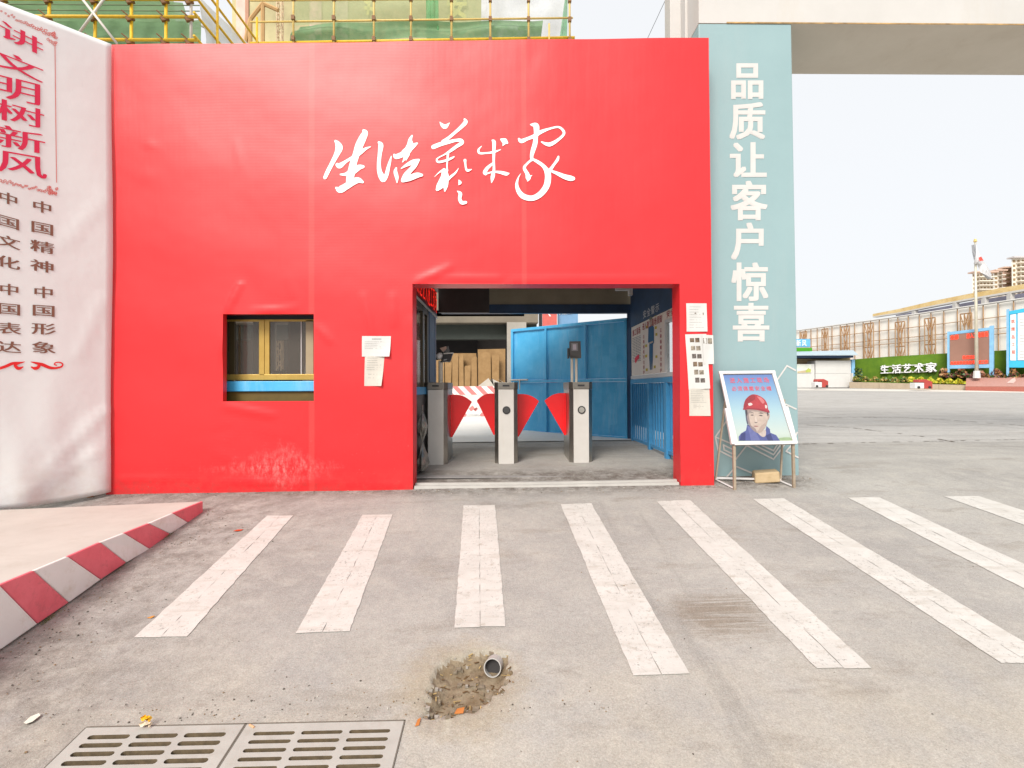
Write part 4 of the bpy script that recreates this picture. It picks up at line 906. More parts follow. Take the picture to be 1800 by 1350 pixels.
# cardboard
CB = [((764,781),632,'cut off behind the left scanner post'),((782,793),637,'second from the left, dark topped'),((794,805),622,'narrow, left of the long flat bundle'),((806,815),623,'slim upright, left of centre'),((816,827),642,'shortest of the upright ones'),((828,839),627,'pale, just left of the tallest front one'),((840,863),619,'wide pale and tallest in front'),((864,877),624,'narrow pale one at the right end in front'),((840,888),613,'big dark sheet standing behind the others at the right'),((790,838),621,'brown sheet standing behind the others in the middle')]
for i, ((a, b), tpy, lb) in enumerate(CB):
    D = 15.3 if i < 8 else 15.6; A = P(a+.4, tpy, D); B = P(b-.2, 677, D); t = thing('cardboard_bundle', ((A.x+B.x)/2, D, 1.062), 'flattened cardboard bundle, '+lb, 'cardboard', 'flattened cardboard stood in the yard')
    n_ = 3 if i < 8 else 1
    for k_ in range(n_):
        mb = MB(); h = A.z-1.062-random.uniform(0, .05)*(k_ > 0); dx = random.uniform(-.01, .01); y = D+k_*.05; le = random.uniform(.02, .05)
        mb.prism([(A.x+dx, y, 1.063), (B.x+dx, y, 1.063), (B.x+dx+random.uniform(-.02, .02), y+le, 1.063+h), (A.x+dx+random.uniform(-.02, .02), y+le, 1.063+h+random.uniform(-.03, .03))], (0, .035, 0)); mb.build('cardboard', CARD, t)
mb = MB(); c = P(866, 677, 14.7)
ring = [(c.x-.42, 14.5), (c.x+.05, 14.35), (c.x+.45, 14.5), (c.x+.5, 14.9), (c.x, 15.0), (c.x-.35, 14.9)]
for i in range(6): mb.poly([(ring[i][0], ring[i][1], 1.062), (ring[(i+1) % 6][0], ring[(i+1) % 6][1], 1.062), (c.x+.12*((i*7) % 3-1), 14.7, 1.30-.03*(i % 2))])
setp(mb.build('film_heap', mat('grey_film', (.42,.38,.33), .4)), 'low heap of grey plastic film in front of the cardboard', 'plastic film')
# striped barrier
YBR = 12.6; br = thing('crowd_barrier', (P(825,700,YBR).x, YBR, G(-.5, YBR)), 'red and white striped plank barrier standing in the yard behind the flaps', 'barrier')
x0, x1 = P(786,690,YBR).x, P(878,690,YBR).x; z1, z0 = P(830,679,YBR).z, P(830,694,YBR).z
STW = mat('barrier_white', (.75,.73,.70), .5); STR = mat('barrier_red', (.62,.20,.19), .5)
n_ = 9; sw = (x1-x0)/n_
for i in range(n_+1):
    a = x0+i*sw; mb = MB(); sk = -.10
    pts = [(max(x0, min(x1, a-sw/2+sk)), YBR, z1), (max(x0, min(x1, a+sw/2+sk)), YBR, z1), (max(x0, min(x1, a+sw/2-sk)), YBR, z0), (max(x0, min(x1, a-sw/2-sk)), YBR, z0)]
    mb.prism(pts, (0, .03, 0)); mb.build('plank_stripe', STW if i % 2 else STR, br)
for s in (-1, 1):
    c0_, c1_ = P(832-s*22,697,YBR+.06), P(832+s*20,733,YBR+.06); 
    for k_ in range(6):
        a, b = c0_.lerp(c1_, k_/6), c0_.lerp(c1_, (k_+1)/6); mb = MB(); mb.beam(a+V((0, .03*s, 0)), b+V((0, .03*s, 0)), .02, .09); mb.build('leg_stripe', STR if k_ % 2 else STW, br)
# small boards above the gate leaf
for (a, b, t_, bt, m_, D, lb) in ((947.5,953,546,557,BLACK,13.0,'black speaker-like box between column and red board above the blue gate'),):
    mb = MB(); A, B = P(a,t_,D), P(b,bt,D); mb.box((A.x, D, B.z-.8), (B.x, D+.1, A.z+.3)); setp(mb.build('black_box', BLACK), lb, 'box')
t = thing('red_board', (P(967,560,20).x, 20, 1), 'red board with white strokes far behind the blue gate', 'sign'); A, B = P(953.5,542,20), P(979,570,20)
mb = MB(); mb.box((A.x, 20, G(1, 20)), (B.x, 20.1, A.z+.3)); mb.build('panel', mat('faded_red_board', (.60,.12,.10), .6), t)
mb = MB()
for pts in (((962,547),(976,547),(976,549.5),(963,549)), ((965,551),(969,556),(966,556),(963,551))): mb.poly([P(*p, 19.99) for p in pts])
mb.build('white_strokes', WPRINT, t, fix=False)
t = thing('blue_board', (P(998,560,20).x, 20.3, 1), 'pale blue board with white characters far behind the blue gate', 'sign'); A, B = P(980.5,540,20.3), P(1016,570,20.3)
mb = MB(); mb.box((A.x, 20.3, G(1, 20)), (B.x, 20.4, A.z+.3)); mb.build('panel', mat('pale_blue_board', (.16,.32,.52), .6), t)
mb = MB(); row(mb, '安全生产', P(983,541,20.28), P(1012,540,20.28), P(1012,552,20.28), P(983,553,20.28), (0, -.01, 0), .03); mb.build('lettering', WPRINT, t, fix=False)

# ================================================================== LEFT BANNER
bR = P(190, 866, 5.10); bdir = V((-.63, -1, 0)).normalized(); bN = V((-bdir.y, bdir.x, 0)); 
if bN.x < 0: bN = -bN
def bw(s, z):   # cloth relief
    d = .006*math.sin(s*4+z*.8)+.003*math.sin(s*9-z*2.1+1)
    lo = max(0, (1.2-z)/1.2); d += lo*(.016*math.sin(s*11+z*2.5+.6)+.007*math.sin(s*23-z*3))
    ed = max(0, 1-s/.35); d += ed*.003*math.sin(z*2.4+1.2)
    for (s0, z0_, s1_, z1_, w, h) in ((.02,2.9,.35,2.35,.035,.010),(.05,1.9,.25,1.3,.035,.012),(.02,.8,.5,.25,.04,.018),(.1,.4,.6,.1,.035,.015)):
        vx, vz = s1_-s0, z1_-z0_; t = clamp(((s-s0)*vx+(z-z0_)*vz)/(vx*vx+vz*vz), 0, 1); dd = math.hypot(s-s0-t*vx, z-z0_-t*vz); d += h*math.exp(-(dd/w)**2)
    return d
bp0 = V((bR.x, bR.y, 0))
def bpt(s, z): return bp0+bdir*s+V((0, 0, z))+bN*bw(s, z)
def bsz(px, py): p = hit(px, py, bp0, bN); return (p-bp0).dot(bdir), p.z
def btop(s): return np_(s, TOPS)
def np_(s, tab):
    for (a, za), (b, zb) in zip(tab, tab[1:]):
        if s <= b: return za+(zb-za)*(s-a)/(b-a)
    (a, za), (b, zb) = tab[-2:]; return za+(zb-za)*(s-a)/(b-a)
TOPS = [bsz(193,76), bsz(100,40), bsz(0,3)]; BOTS = [bsz(186,866), bsz(120,880), bsz(60,889), bsz(0,896)]
bn = thing('cloth_banner', (bp0.x-.3, bp0.y-.5, 0), 'hanging white cloth banner with large red characters and brown slogans at the left edge', 'banner')
mb = MB(); NS, NZ = 44, 90; SM = 2.6
for j in range(NZ+1):
    for i in range(NS+1):
        s = SM*(i/NS)-.022; zt_, zb_ = np_(s, TOPS), np_(s, BOTS)
        e = 0
        if i == 0: 
            zz_ = zb_+(zt_-zb_)*j/NZ; e = .006*math.sin(zz_*1.9+.3)
        mb.v.append(bpt(s+e, zb_+(zt_-zb_)*j/NZ))
for j in range(NZ):
    for i in range(NS): a = j*(NS+1)+i; mb.f.append([a, a+1, a+NS+2, a+NS+1]); mb.mi.append(0)
mb.build('cloth', WHITE, bn, smooth=True, fix=False).modifiers.new('thickness', 'SOLIDIFY').thickness = .003
def b3(px, py, lift=.006): s, z = bsz(px, py); return bpt(s, z)+bN*lift
Z3 = V((0, 0, 0))+bN*.001
big = [('讲', (-6,31),(78,73),(78,101),(-6,62)), ('文', (-22,78),(79,118),(79,148),(-22,112)), ('明', (-22,124),(76,148),(76,188),(-22,166)), ('树', (-12,170),(80,194),(80,228),(-12,208)), ('新', (-14,215),(82,237),(82,272),(-14,256)), ('风', (-10,260),(84,276),(84,316),(-10,300))]
for ch, tl, tr_, br_, bl in big:
    mb = MB(); put(mb, ch, b3(*tl), b3(*tr_), b3(*br_), b3(*bl), bN*.002, -.008, xs=(-.022, -.008, .008, .022)); mb.build('red_character', mat('crimson_print', (.70,.012,.07), .5, var=.04), bn, fix=False)
for txt, xa, xb, sl in (('中国精神', 52, 96, .22), ('中国形象', 54, 98, .12), ('中国文化', -8, 36, .30), ('中国表达', -6, 38, .16)):
    ys_ = {'中国精神': (354, 391, 424, 458), '中国形象': (504, 536, 568, 601), '中国文化': (339, 380, 415, 451), '中国表达': (499, 533, 567, 600)}[txt]
    for ch, y in zip(txt, ys_):
        w = 22 if ch != '中' else 19; m_ = (xa+xb)/2; s_ = sl*(1-(y-350)/420)
        mb = MB(); put(mb, ch, b3(m_-w, y-w*s_), b3(m_+w, y+w*s_), b3(m_+w, y+20+w*s_), b3(m_-w, y+20-w*s_), bN*.002, .0, xs=(-.02, .02)); mb.build('brown_character', BPRINT, bn, fix=False)
# ornaments: frame line, corner scrolls, flourish
mb = MB()
def bl3(x, y): return b3(x, y, .0)
brush(mb, [(96.5,80,1.3),(97.5,160,1.3),(98.5,240,1.3),(99.5,321,1.3)], bl3, .007, bN, 3, .00001, False)
random.seed(3)
def scroll(cx, cy, r, a0, turns=1.3, w=1.0):
    pts = []
    for i in range(9):
        t = i/8; a = a0+t*turns*2*math.pi; q = r*(1-.75*t); pts.append((cx+math.cos(a)*q, cy+math.sin(a)*q*.8, w*(1.1-t*.6)))
    brush(mb, pts, bl3, .007, bN, 2, .00002, False)
for i in range(24):
    t = i/23; scroll(2+92*t**.8, 22+34*t**.8+random.uniform(-3, 3)+(6*t), 2.2+2.4*t, random.uniform(0, 6), 1.1, .8)
for i in range(12): scroll(90+random.uniform(-6, 8), 58+random.uniform(-4, 20), 3.5, random.uniform(0, 6), 1.2, .9)
for i in range(26):
    t = i/25; scroll(1+97*t, 318+22*t+random.uniform(-3, 3), 2.4+2.2*abs(t-.45), random.uniform(0, 6), 1.2, .9)
for i in range(12): scroll(92+random.uniform(-8, 10), 334+random.uniform(-12, 10), 3.4, random.uniform(0, 6), 1.2, 1.0)
mb.build('scroll_ornament', mat('faded_red_print', (.66,.16,.14), .5, var=.1), bn, fix=False)
mb = MB()
brush(mb, [(54,636,1),(60,637.5,3),(74,641,5.5),(86,646,5),(97,647,3.5),(107,644.5,3),(109,640,2.5),(104,637,2),(97,637.5,2),(94.5,640.5,2),(98,642,2.2)], bl3, .007, bN, 5, .00003)
brush(mb, [(62,637.5,2.5),(68,641,5),(66,646,5.5),(60,647.5,5),(54.5,645,2)], bl3, .009, bN, 5, .00003)
brush(mb, [(43,636,1),(36,637.5,3),(22,639,5),(10,644,5),(-8,650,4)], bl3, .007, bN, 5, .00003)
brush(mb, [(36,637.5,2.5),(27,641,5),(29,646,5.5),(34,647.5,5),(40,645,2)], bl3, .009, bN, 5, .00003)
mb.build('red_flourish', mat('bright_red_print', (.75,.01,.01), .5, var=.05), bn, fix=False)
# banner frame behind it
mb = MB()
for s in (.1, 1.3, 2.5):
    a = bp0+bdir*s-bN*.12; mb.tube((a.x, a.y, G(a.x, a.y)-.05), (a.x, a.y, np_(s, TOPS)-.1), .03, 8)
for z in (.5, 2.2, 4.0):
    a, b = bp0+bdir*.05-bN*.08, bp0+bdir*2.55-bN*.08; mb.tube(a+V((0,0,z)), b+V((0,0,z)), .025, 8)
mb.build('support_tubes', RUSTP, bn)

# ================================================================== PILLAR AND BEAM (portal gate)
YPL = 5.42
pt_ = thing('portal_gate', (2.5, YPL+.4, 0), 'tall portal of a pale teal printed pillar carrying a cream box beam', 'portal gate')
q0, q1, q2 = P(1232,40,YPL), P(1391,42,YPL), P(1405,846,YPL); PXL = P(1228,40,YPL).x
zb_ = P(1391,42,YPL).z; DB = YPL+.87
mb = MB(); mb.hexa([(PXL,YPL,-.1),(q2.x,YPL,-.1),(q2.x,DB-.05,-.1),(PXL,DB-.05,-.1),(PXL,YPL,zb_-.002),(q1.x,YPL,zb_-.002),(q1.x,DB-.05,zb_-.002),(PXL,DB-.05,zb_-.002)]); mb.build('pillar', TEAL, pt_, bevel=.008)
mb = MB(); XE = 10.5
mb.poly([(PXL, YPL-.005, zb_), (XE, YPL-.005, zb_), (XE, YPL-.005, zb_+1.3), (PXL, YPL-.005, zb_+1.3)], 0)
mb.poly([(PXL, YPL-.005, zb_), (PXL, DB, zb_), (XE, DB, zb_), (XE, YPL-.005, zb_)], 1)
mb.poly([(PXL, DB, zb_), (PXL, DB, zb_+1.3), (XE, DB, zb_+1.3), (XE, DB, zb_)], 0); mb.poly([(PXL, YPL-.005, zb_), (PXL, YPL-.005, zb_+1.3), (PXL, DB, zb_+1.3), (PXL, DB, zb_)], 0); mb.poly([(PXL, YPL-.005, zb_+1.3), (XE, YPL-.005, zb_+1.3), (XE, DB, zb_+1.3), (PXL, DB, zb_+1.3)], 0); mb.poly([(XE, YPL-.005, zb_), (XE, DB, zb_), (XE, DB, zb_+1.3), (XE, YPL-.005, zb_+1.3)], 0)
mb.build('box_beam', [CREAM, TAN], pt_)
mb = MB(); mb.box((PXL+.3, YPL-.009, zb_-.002), (XE-.1, YPL-.0055, zb_+.012)); mb.build('rust_line', mat('rust_stain', (.42,.26,.10), .7, var=.5, vs=9), pt_)
mb = MB(); mb.box((XE-1.2, YPL+.01, -.1), (XE, DB-.05, zb_-.003)); mb.build('pillar', TEAL, pt_)
for (pa, pb, d0, m_) in ((1178,1203,5.9,CREAM), (1204.5,1229,5.75,CREAM)):
    A, B = P(pa,40,d0), P(pb,40,d0); mb = MB(); mb.box((A.x, d0, 2.7), (B.x-.004, d0+.2, 6.5)); mb.build('cream_post', m_, pt_, bevel=.004)
PF = V((0, -.0018, 0))
ch7 = [('品',1283,1343,112,172),('质',1283,1345,183,243),('让',1283,1347,253,311),('客',1285,1348,322,385),('户',1286,1349,395,454),('惊',1287,1350,465,527),('喜',1288,1352,536,598)]
for ch, a, b, t0_, t1_ in ch7:
    mb = MB(); pl = lambda x, y: P(x, y, YPL); e = 1.5
    put(mb, ch, pl(a-e, t0_-2), pl(b+e, t0_-2), pl(b+e, t1_+1), pl(a-e, t1_+1), PF, 0, xs=[(a_, b_) for a_ in (-.028, 0, .028) for b_ in (-.022, 0, .022)]); mb.build('slogan_character', TPRINT, pt_, fix=False)
def pz(x, y): return P(1250+x/5, 590+y/5, YPL)
def band(pts, w=13, d=.004):
    for a, b in zip(pts, pts[1:]):
        dx, dy = b[0]-a[0], b[1]-a[1]; l = math.hypot(dx, dy); nx_, ny_ = -dy/l*w/2, dx/l*w/2; ex, ey = dx/l*w*.35, dy/l*w*.35
        band.k += 1; o = V((0, -d-.0003*band.k, 0))
        mb.poly([pz(a[0]+nx_-ex, a[1]+ny_-ey)+o, pz(b[0]+nx_+ex, b[1]+ny_+ey)+o, pz(b[0]-nx_+ex, b[1]-ny_+ey)+o, pz(a[0]-nx_-ex, a[1]-ny_-ey)+o])
band.k = 0; mb = MB()
for pl_ in ([(575,395),(665,265),(740,305)], [(560,560),(745,645)], [(190,670),(35,890),(60,1005),(215,1085),(310,965)], [(35,890),(190,955)], [(190,1000),(105,960),(112,1003),(190,1040)], [(310,965),(545,1085),(645,955)], [(385,965),(545,1045),(605,960)], [(445,965),(545,1010),(575,962)], [(700,965),(655,1015),(760,1070)], [(735,890),(752,850)], [(122,1255),(190,1175)], [(222,1150),(400,1225)]): band(pl_)
mb.build('line_ornament', TPRINT, pt_, fix=False)

# ================================================================== EASEL POSTER, BLOCK
es = thing('poster_easel', (2.5, 5.1, G(2.5, 5.1)), 'white framed easel poster of a worker in a red helmet before the pillar', 'poster stand')
eb0, eb1 = P(1291,783,4.95), P(1398,781,4.95); et0, et1 = P(1264,653,5.31), P(1360,652,5.31)
en = (eb1-eb0).cross(et0-eb0).normalized()
if en.y > 0: en = -en
ep = lambda px, py, l=0: hit(px, py, eb0, en)+en*l
fw = .035; ux = (eb1-eb0).normalized(); uz = (et0-eb0).normalized()
mb = MB(); mb.prism([ep(1291,783), ep(1398,781), ep(1360,652), ep(1264,653)], -en*.012); mb.build('backing', mat('dark_backing', (.10,.09,.09), .6), es)
def fbar(a, b, nm='frame_bar'):
    mb = MB(); mb.beam(a+en*.008, b+en*.008, .034, .022, en); mb.build(nm, ALU, es, bevel=.003)
c_ = [ep(1293.5,780.2), ep(1396.3,778.3), ep(1358.5,655), ep(1266.3,656)]
d_ = uz*.017
fbar(c_[0]+d_, c_[3]-d_); fbar(c_[1]+d_, c_[2]-d_); fbar(c_[0]-ux*.02, c_[1]+ux*.02); fbar(c_[3]-ux*.02, c_[2]+ux*.02)
def gradmat():
    M, n, b, L = node_mat('poster_backdrop'); pos, x, y, z = worldpos(n)
    f = maprange(n, z, ep(1340,776).z, ep(1320,660).z); t = n.nodes.new('ShaderNodeValToRGB'); e = t.color_ramp.elements
    e[0].position = 0; e[0].color = (.33,.40,.33, 1); e[1].position = 1; e[1].color = (.10,.17,.38, 1)
    for p_, c in ((.12, (.39,.45,.42)), (.45, (.28,.41,.46)), (.75, (.16,.29,.44))): k = e.new(p_); k.color = (*c, 1)
    L(f, t.inputs[0]); L(t.outputs[0], b.inputs['Base Color']); b.inputs['Roughness'].default_value = .35; b.inputs['Coat Weight'].default_value = .2; return M
mb = MB(); mb.poly([ep(*p, .003) for p in ((1297,776.5),(1392,775),(1356,658.5),(1270,659.5))]); mb.build('poster_print', gradmat(), es, fix=False)
def pp(pts, lift, m_, nm='printed_shape', sub=3):
    c = catmull([(*p, 0) for p in pts]+[(*pts[0], 0)], sub)[:-1] if sub > 1 else [(*p, 0) for p in pts]
    mb = MB(); mb.poly([ep(1250+x/5, 590+y/5, lift) for x, y, _ in c]); mb.build(nm, m_, es, fix=False)
cm = lambda n_, c: mat(n_, tuple(k*.62 for k in c), .4, var=.12, vs=30)
pp([(545,925),(600,900),(690,895),(715,925)], .0034, cm('print_grass', (.38,.52,.30)), 'grass_print', 2)
pp([(243,925),(240,890),(262,860),(305,835),(315,785),(345,790),(395,850),(440,880),(475,845),(485,795),(515,822),(520,855),(570,875),(605,925)], .0038, cm('print_navy', (.10,.12,.34)), 'jacket_print', 1)
pp([(350,925),(340,880),(318,800),(312,790),(345,805),(400,860),(430,925)], .0041, cm('print_navy_light', (.16,.18,.42)), 'collar_print', 1)
pp([(395,830),(440,840),(478,828),(478,880),(452,892),(420,870)], .0044, cm('print_neck', (.62,.52,.48)), 'neck_print', 2)
pp([(303,655),(310,720),(325,770),(350,815),(390,850),(425,858),(455,835),(480,795),(497,745),(505,690),(495,655),(400,640)], .0048, cm('print_skin', (.62,.50,.43)), 'face_print', 3)
pp([(303,655),(310,720),(325,770),(350,815),(390,850),(400,852),(385,815),(350,790),(335,740),(330,690),(360,668),(430,672),(495,668),(495,655),(400,640)], .0052, cm('print_skin_shade', (.34,.27,.27)), 'face_shade_print', 3)
pp([(497,690),(512,690),(510,725),(497,742)], .0052, cm('print_ear', (.50,.38,.33)), 'ear_print', 3)
pp([(296,652),(303,720),(312,770),(330,800),(322,765),(312,715),(306,655)], .0055, cm('print_strap', (.10,.10,.16)), 'strap_print', 2)
for nm, pts in (('brow', [(335,682),(358,676),(376,684),(358,682)]), ('brow', [(412,684),(436,678),(462,690),(436,686)]), ('eye', [(342,700),(360,695),(374,701),(358,705)]), ('eye', [(415,702),(434,698),(452,706),(434,709)]), ('nostril', [(378,758),(392,764),(408,760),(396,769),(382,766)]), ('mouth', [(368,797),(390,792),(414,798),(392,805)])):
    pp(pts, .0057, cm('print_'+('feature' if nm != 'mouth' else 'lip'), (.10,.08,.09) if nm != 'mouth' else (.38,.20,.19)), nm+'_print', 3)
pp([(392,700),(398,735),(404,752),(392,758),(384,742)], .0055, cm('print_nose', (.74,.62,.55)), 'nose_print', 2)
pp([(282,645),(285,610),(300,565),(335,530),(375,518),(420,530),(465,560),(490,600),(498,645),(510,668),(480,668),(430,652),(380,650),(330,645),(300,655)], .0060, cm('print_helmet', (.52,.055,.07)), 'helmet_print', 3)
pp([(280,640),(330,635),(400,640),(460,652),(508,665),(508,680),(460,668),(400,655),(330,650),(282,654)], .0064, cm('print_helmet_brim', (.38,.04,.06)), 'helmet_brim_print', 2)
pp([(322,600),(345,592),(362,606),(345,618),(328,616)], .0067, cm('print_gloss', (.85,.70,.68)), 'helmet_gloss_print', 3)
pp([(470,610),(488,618),(486,640),(474,638)], .0067, cm('print_gloss', (.85,.70,.68)), 'helmet_gloss_print', 3)
pp([(300,655),(400,640),(495,655),(498,690),(470,684),(400,668),(330,668),(303,690)], .0053, cm('print_brow_shade', (.40,.31,.28)), 'helmet_shade_print', 2)
pp([(430,800),(470,770),(495,740),(482,795),(455,835),(425,857),(400,853),(415,830)], .0053, cm('print_jaw_shade', (.50,.39,.34)), 'jaw_shade_print', 2)
pp([(300,656),(316,656),(318,690),(310,715),(303,690)], .0056, cm('print_hair', (.07,.06,.07)), 'hair_print', 1)
pp([(485,660),(500,662),(503,700),(494,712),(490,690)], .0056, cm('print_hair', (.07,.06,.07)), 'hair_print', 1)
pp([(520,860),(545,925),(500,925),(478,880)], .0042, cm('print_navy_dark', (.05,.06,.20)), 'jacket_fold_print', 1)
pp([(262,862),(300,850),(300,925),(250,925)], .0042, cm('print_navy_dark', (.05,.06,.20)), 'jacket_fold_print', 1)
pp([(300,565),(335,530),(375,518),(385,560),(340,590),(300,640),(285,640),(285,610)], .0062, cm('print_helmet_dark', (.36,.035,.05)), 'helmet_shade_print', 2)
pp([(400,535),(440,548),(468,585),(450,600),(425,570)], .0063, cm('print_helmet_light', (.72,.22,.23)), 'helmet_light_print', 2)
mb = MB(); e5 = lambda x, y: ep(1250+x/5, 590+y/5, .0036)
row(mb, '进入施工现场', e5(158,372), e5(512,370), e5(525,414), e5(165,418), en*.001, .02, .8); row(mb, '必须佩戴安全帽', e5(175,448), e5(530,446), e5(540,484), e5(182,488), en*.001, .02, .85)
mb.build('red_lettering', RPOSTER, es, fix=False)
def leg(a, b, nm, w=.022, m_=LEGM): mb = MB(); mb.beam(a, b, w, w, V((0, 1, 0))); return mb.build(nm, m_, es)
gl = lambda px, py: GP(px, py)
f0, f1 = gl(1291.3,861), gl(1395.5,857.5); t0, t1 = ep(1291.5,782,-.02), ep(1395.5,780,-.02)
leg(f0, t0, 'leg', .024); leg(f1, t1, 'leg', .024)
r0, r1 = gl(1258,845), gl(1372,848); r0.y = min(r0.y, YPL-.03); r1.y = min(r1.y, YPL-.03)
leg(f0+V((0,0,.012)), r0+V((0,0,.015)), 'foot_bar', .014, ALU); leg(f1+V((0,0,.012)), r1+V((0,0,.015)), 'foot_bar', .014, ALU)
leg(r0+V((0,0,.03)), r1+V((.0,0,.03)), 'rear_bar', .018, ALU)
leg(r0+V((0,0,.015)), ep(1277,700,-.03), 'rear_leg', .016, LEGM); leg(r1+V((0,0,.015)), ep(1381,700,-.03), 'rear_leg', .016, LEGM)
for a, b in (((1278.5,718),(1290.5,781)), ((1380,715),(1397,779))): leg(ep(*a, -.005)+ux*(-.012 if a[0] < 1300 else .012), ep(*b, -.005)+ux*(-.012 if a[0] < 1300 else .012), 'side_bracket', .03, ALU)
bc = GP(1354, 851); mb = MB(); bz = bc.z+.012; rot = Matrix.Rotation(R(-14), 4, 'Z')
bx = MB(); 
def rb(p): q = rot @ V(p); return V((bc.x+q.x, bc.y+.09+q.y, bz+q.z+.10*q.x))
bx.hexa([rb((-.118,-.085,0)), rb((.118,-.085,0)), rb((.118,.085,0)), rb((-.118,.085,0)), rb((-.118,-.08,.105)), rb((.112,-.08,.105)), rb((.115,.08,.11)), rb((-.112,.085,.108))])
setp(bx.build('stone_block', weathered('tan_stone', (.46,.34,.19), (.54,.41,.25), (.36,.25,.13), 9, .8, .5, 0, 0, .6), bevel=.012), 'tan stone block weighing down the foot of the poster easel', 'block')

# ================================================================== SCAFFOLDS OVER THE RED WALL
def tubes(parent, lines, m_, r, nm='tube'):
    for a, b in lines: mb = MB(); mb.tube(a, b, r, 8); mb.build(nm, m_, parent, smooth=True)
DS = 9.2; sc1 = thing('scaffold_gallery', (-8, DS, G(-5, DS)), 'near yellow tube scaffold gallery with green netting above the left end of the red wall', 'scaffold')
zL = [P(300,y,DS).z for y in (74, 33.5, 3, -30, -70)]; X1 = P(337,40,DS).x; X0 = -13.5
tubes(sc1, [((X0, DS-.03, z), (X1+.12, DS-.03, z+.02)) for z in zL], YEL, .027)
tubes(sc1, [((P(px,40,DS).x, DS+.03, G(-5, DS)), (P(px,40,DS).x, DS+.03, zL[-1]+.5)) for px in (5, 84, 165, 229, 290)], YEL, .027, 'standard')
tubes(sc1, [((X1-.03, DS+.03, zL[0]-.3), (X1-.03, DS+.03, zL[-1]+.5))], WPIPE, .024, 'standard')
X2 = X1+.10
tubes(sc1, [((X2, DS-.1, z+.05), (X2, DS+13, z+.05)) for z in zL], YEL, .024, 'side_tube')
tubes(sc1, [((X2+.05, DS+d, G(-5, DS)), (X2+.05, DS+d, zL[-1]+.5)) for d in (.55, 2.1, 4.0, 6.5)], YEL, .024, 'standard')
tubes(sc1, [(P(143,-4,DS-.1), P(206,77,DS-.1)), (P(186,-6,DS-.08), P(139,58,DS-.08)), (P(186,-6,DS-.1)+V((1.1,1.5,.4)), P(222,-20,DS+1))], WPIPE, .022, 'brace')
mb = MB()
for px in (5, 84, 165, 229, 290, 333):
    for z in zL[:3]:
        p = V((P(px,40,DS).x, DS, z)); mb.beam(p+V((-.05,-.03,-.03)), p+V((.05,.02,.03)), .07, .07)
        mb.tube(p+V((.0,-.05,.02)), p+V((-.09,-.09,.09)), .012, 6)
o = mb.build('clamps', RUST, sc1); o['kind'] = 'stuff'
def net(parent, quad, m_, nm='net', N=14, amp=.08, seed=0):
    q = [V(p) for p in quad]; mb = MB()
    f = lambda u, v: q[0]*(1-u)*(1-v)+q[1]*u*(1-v)+q[2]*u*v+q[3]*(1-u)*v
    nn = (q[1]-q[0]).cross(q[3]-q[0]).normalized()
    for j in range(N+1):
        for i in range(N*2+1):
            u, v = i/(2*N), j/N; mb.v.append(f(u, v)+nn*amp*(math.sin(u*19+seed)*.6+math.sin(u*7+v*5+seed)*.8+.5*math.sin(v*8)))
    w_ = 2*N+1
    for j in range(N):
        for i in range(2*N): a = j*w_+i; mb.f.append([a, a+1, a+w_+1, a+w_]); mb.mi.append(0)
    return mb.build(nm, m_, parent, smooth=True, fix=False)
net(sc1, [(X0, DS+.45, P(300,-8,DS+.45).z), (P(315,0,DS+.45).x, DS+.45, P(300,-3,DS+.45).z), (P(352,50,DS+.45).x, DS+.45, zL[0]-.4), (X0, DS+.45, zL[0]-.4)], NET, seed=1)
net(sc1, [(X0, DS+.3, P(300,37,DS+.3).z), (X1, DS+.3, P(300,36,DS+.3).z), (X1, DS+.3, zL[0]-.2), (X0, DS+.3, zL[0]-.2)], NET, seed=3, amp=.05)
net(sc1, [(X0, DS+1.6, P(300,-40,DS+1.6).z), (P(300,0,DS+1.6).x, DS+1.6, P(300,-40,DS+1.6).z), (P(318,40,DS+1.6).x, DS+1.6, zL[0]+.2), (X0, DS+1.6, zL[0]+.2)], netmat('pale_green_net', (.42,.52,.34), .97), seed=5)
mb = MB()
for i in range(7):
    z = P(300,70-i*10,DS+.41).z; mb.box((X0, DS+.40, z), (X1-.1, DS+.415, z+.012))
o = mb.build('deck_edges', mat('olive_board', (.16,.20,.11), .8), sc1)
net(sc1, [(X2-.05, DS+.3, zL[2]+.3), (X2+.1, DS+10, zL[2]+1.5), (X2+.1, DS+10, zL[0]-.5), (X2-.05, DS+.3, zL[0]-.3)], TARP, seed=8, amp=.05)

D2 = 14.5; sc2 = thing('scaffold_rail', (-3, D2, 3.6), 'far tube scaffold with green sheet skirt above the middle of the red wall', 'scaffold')
zb2 = [P(750,y,D2).z for y in (72, 36, 2)]; XA, XB = P(440,40,D2).x, P(1004,60,D2).x; mb = MB()
tubes(sc2, [((XA, D2, P(750,72,D2).z-.10), (XB+.1, D2, P(750,72,D2).z+.12))], YEL, .040, 'ledger')
tubes(sc2, [((XA, D2, zb2[1]-.08), (XB+.05, D2, zb2[1]+.10)), ((XA, D2, zb2[2]-.02), (XB+.05, D2, zb2[2]+.12))], YELP, .026, 'ledger')
tubes(sc2, [((P(px,40,D2).x, D2-.05, zb2[0]-.4), (P(px,40,D2).x, D2-.05, zb2[2]+1.2)) for px in (517, 588, 658, 723, 794, 862, 929, 1001)], YELP, .030, 'standard')
tubes(sc2, [((P(965,60,D2).x, D2-.05, zb2[0]-.4), (P(965,44,D2).x, D2-.05, P(965,44,D2).z))], YELP, .024, 'standard')
mb = MB()
for px in (517, 588, 658, 723, 794, 862, 929, 1001):
    for z in zb2: p = V((P(px,40,D2).x, D2-.07, z)); mb.beam(p-V((0,0,.06)), p+V((0,0,.06)), .09, .09)
mb.build('clamps', RUST, sc2)['kind'] = 'stuff'
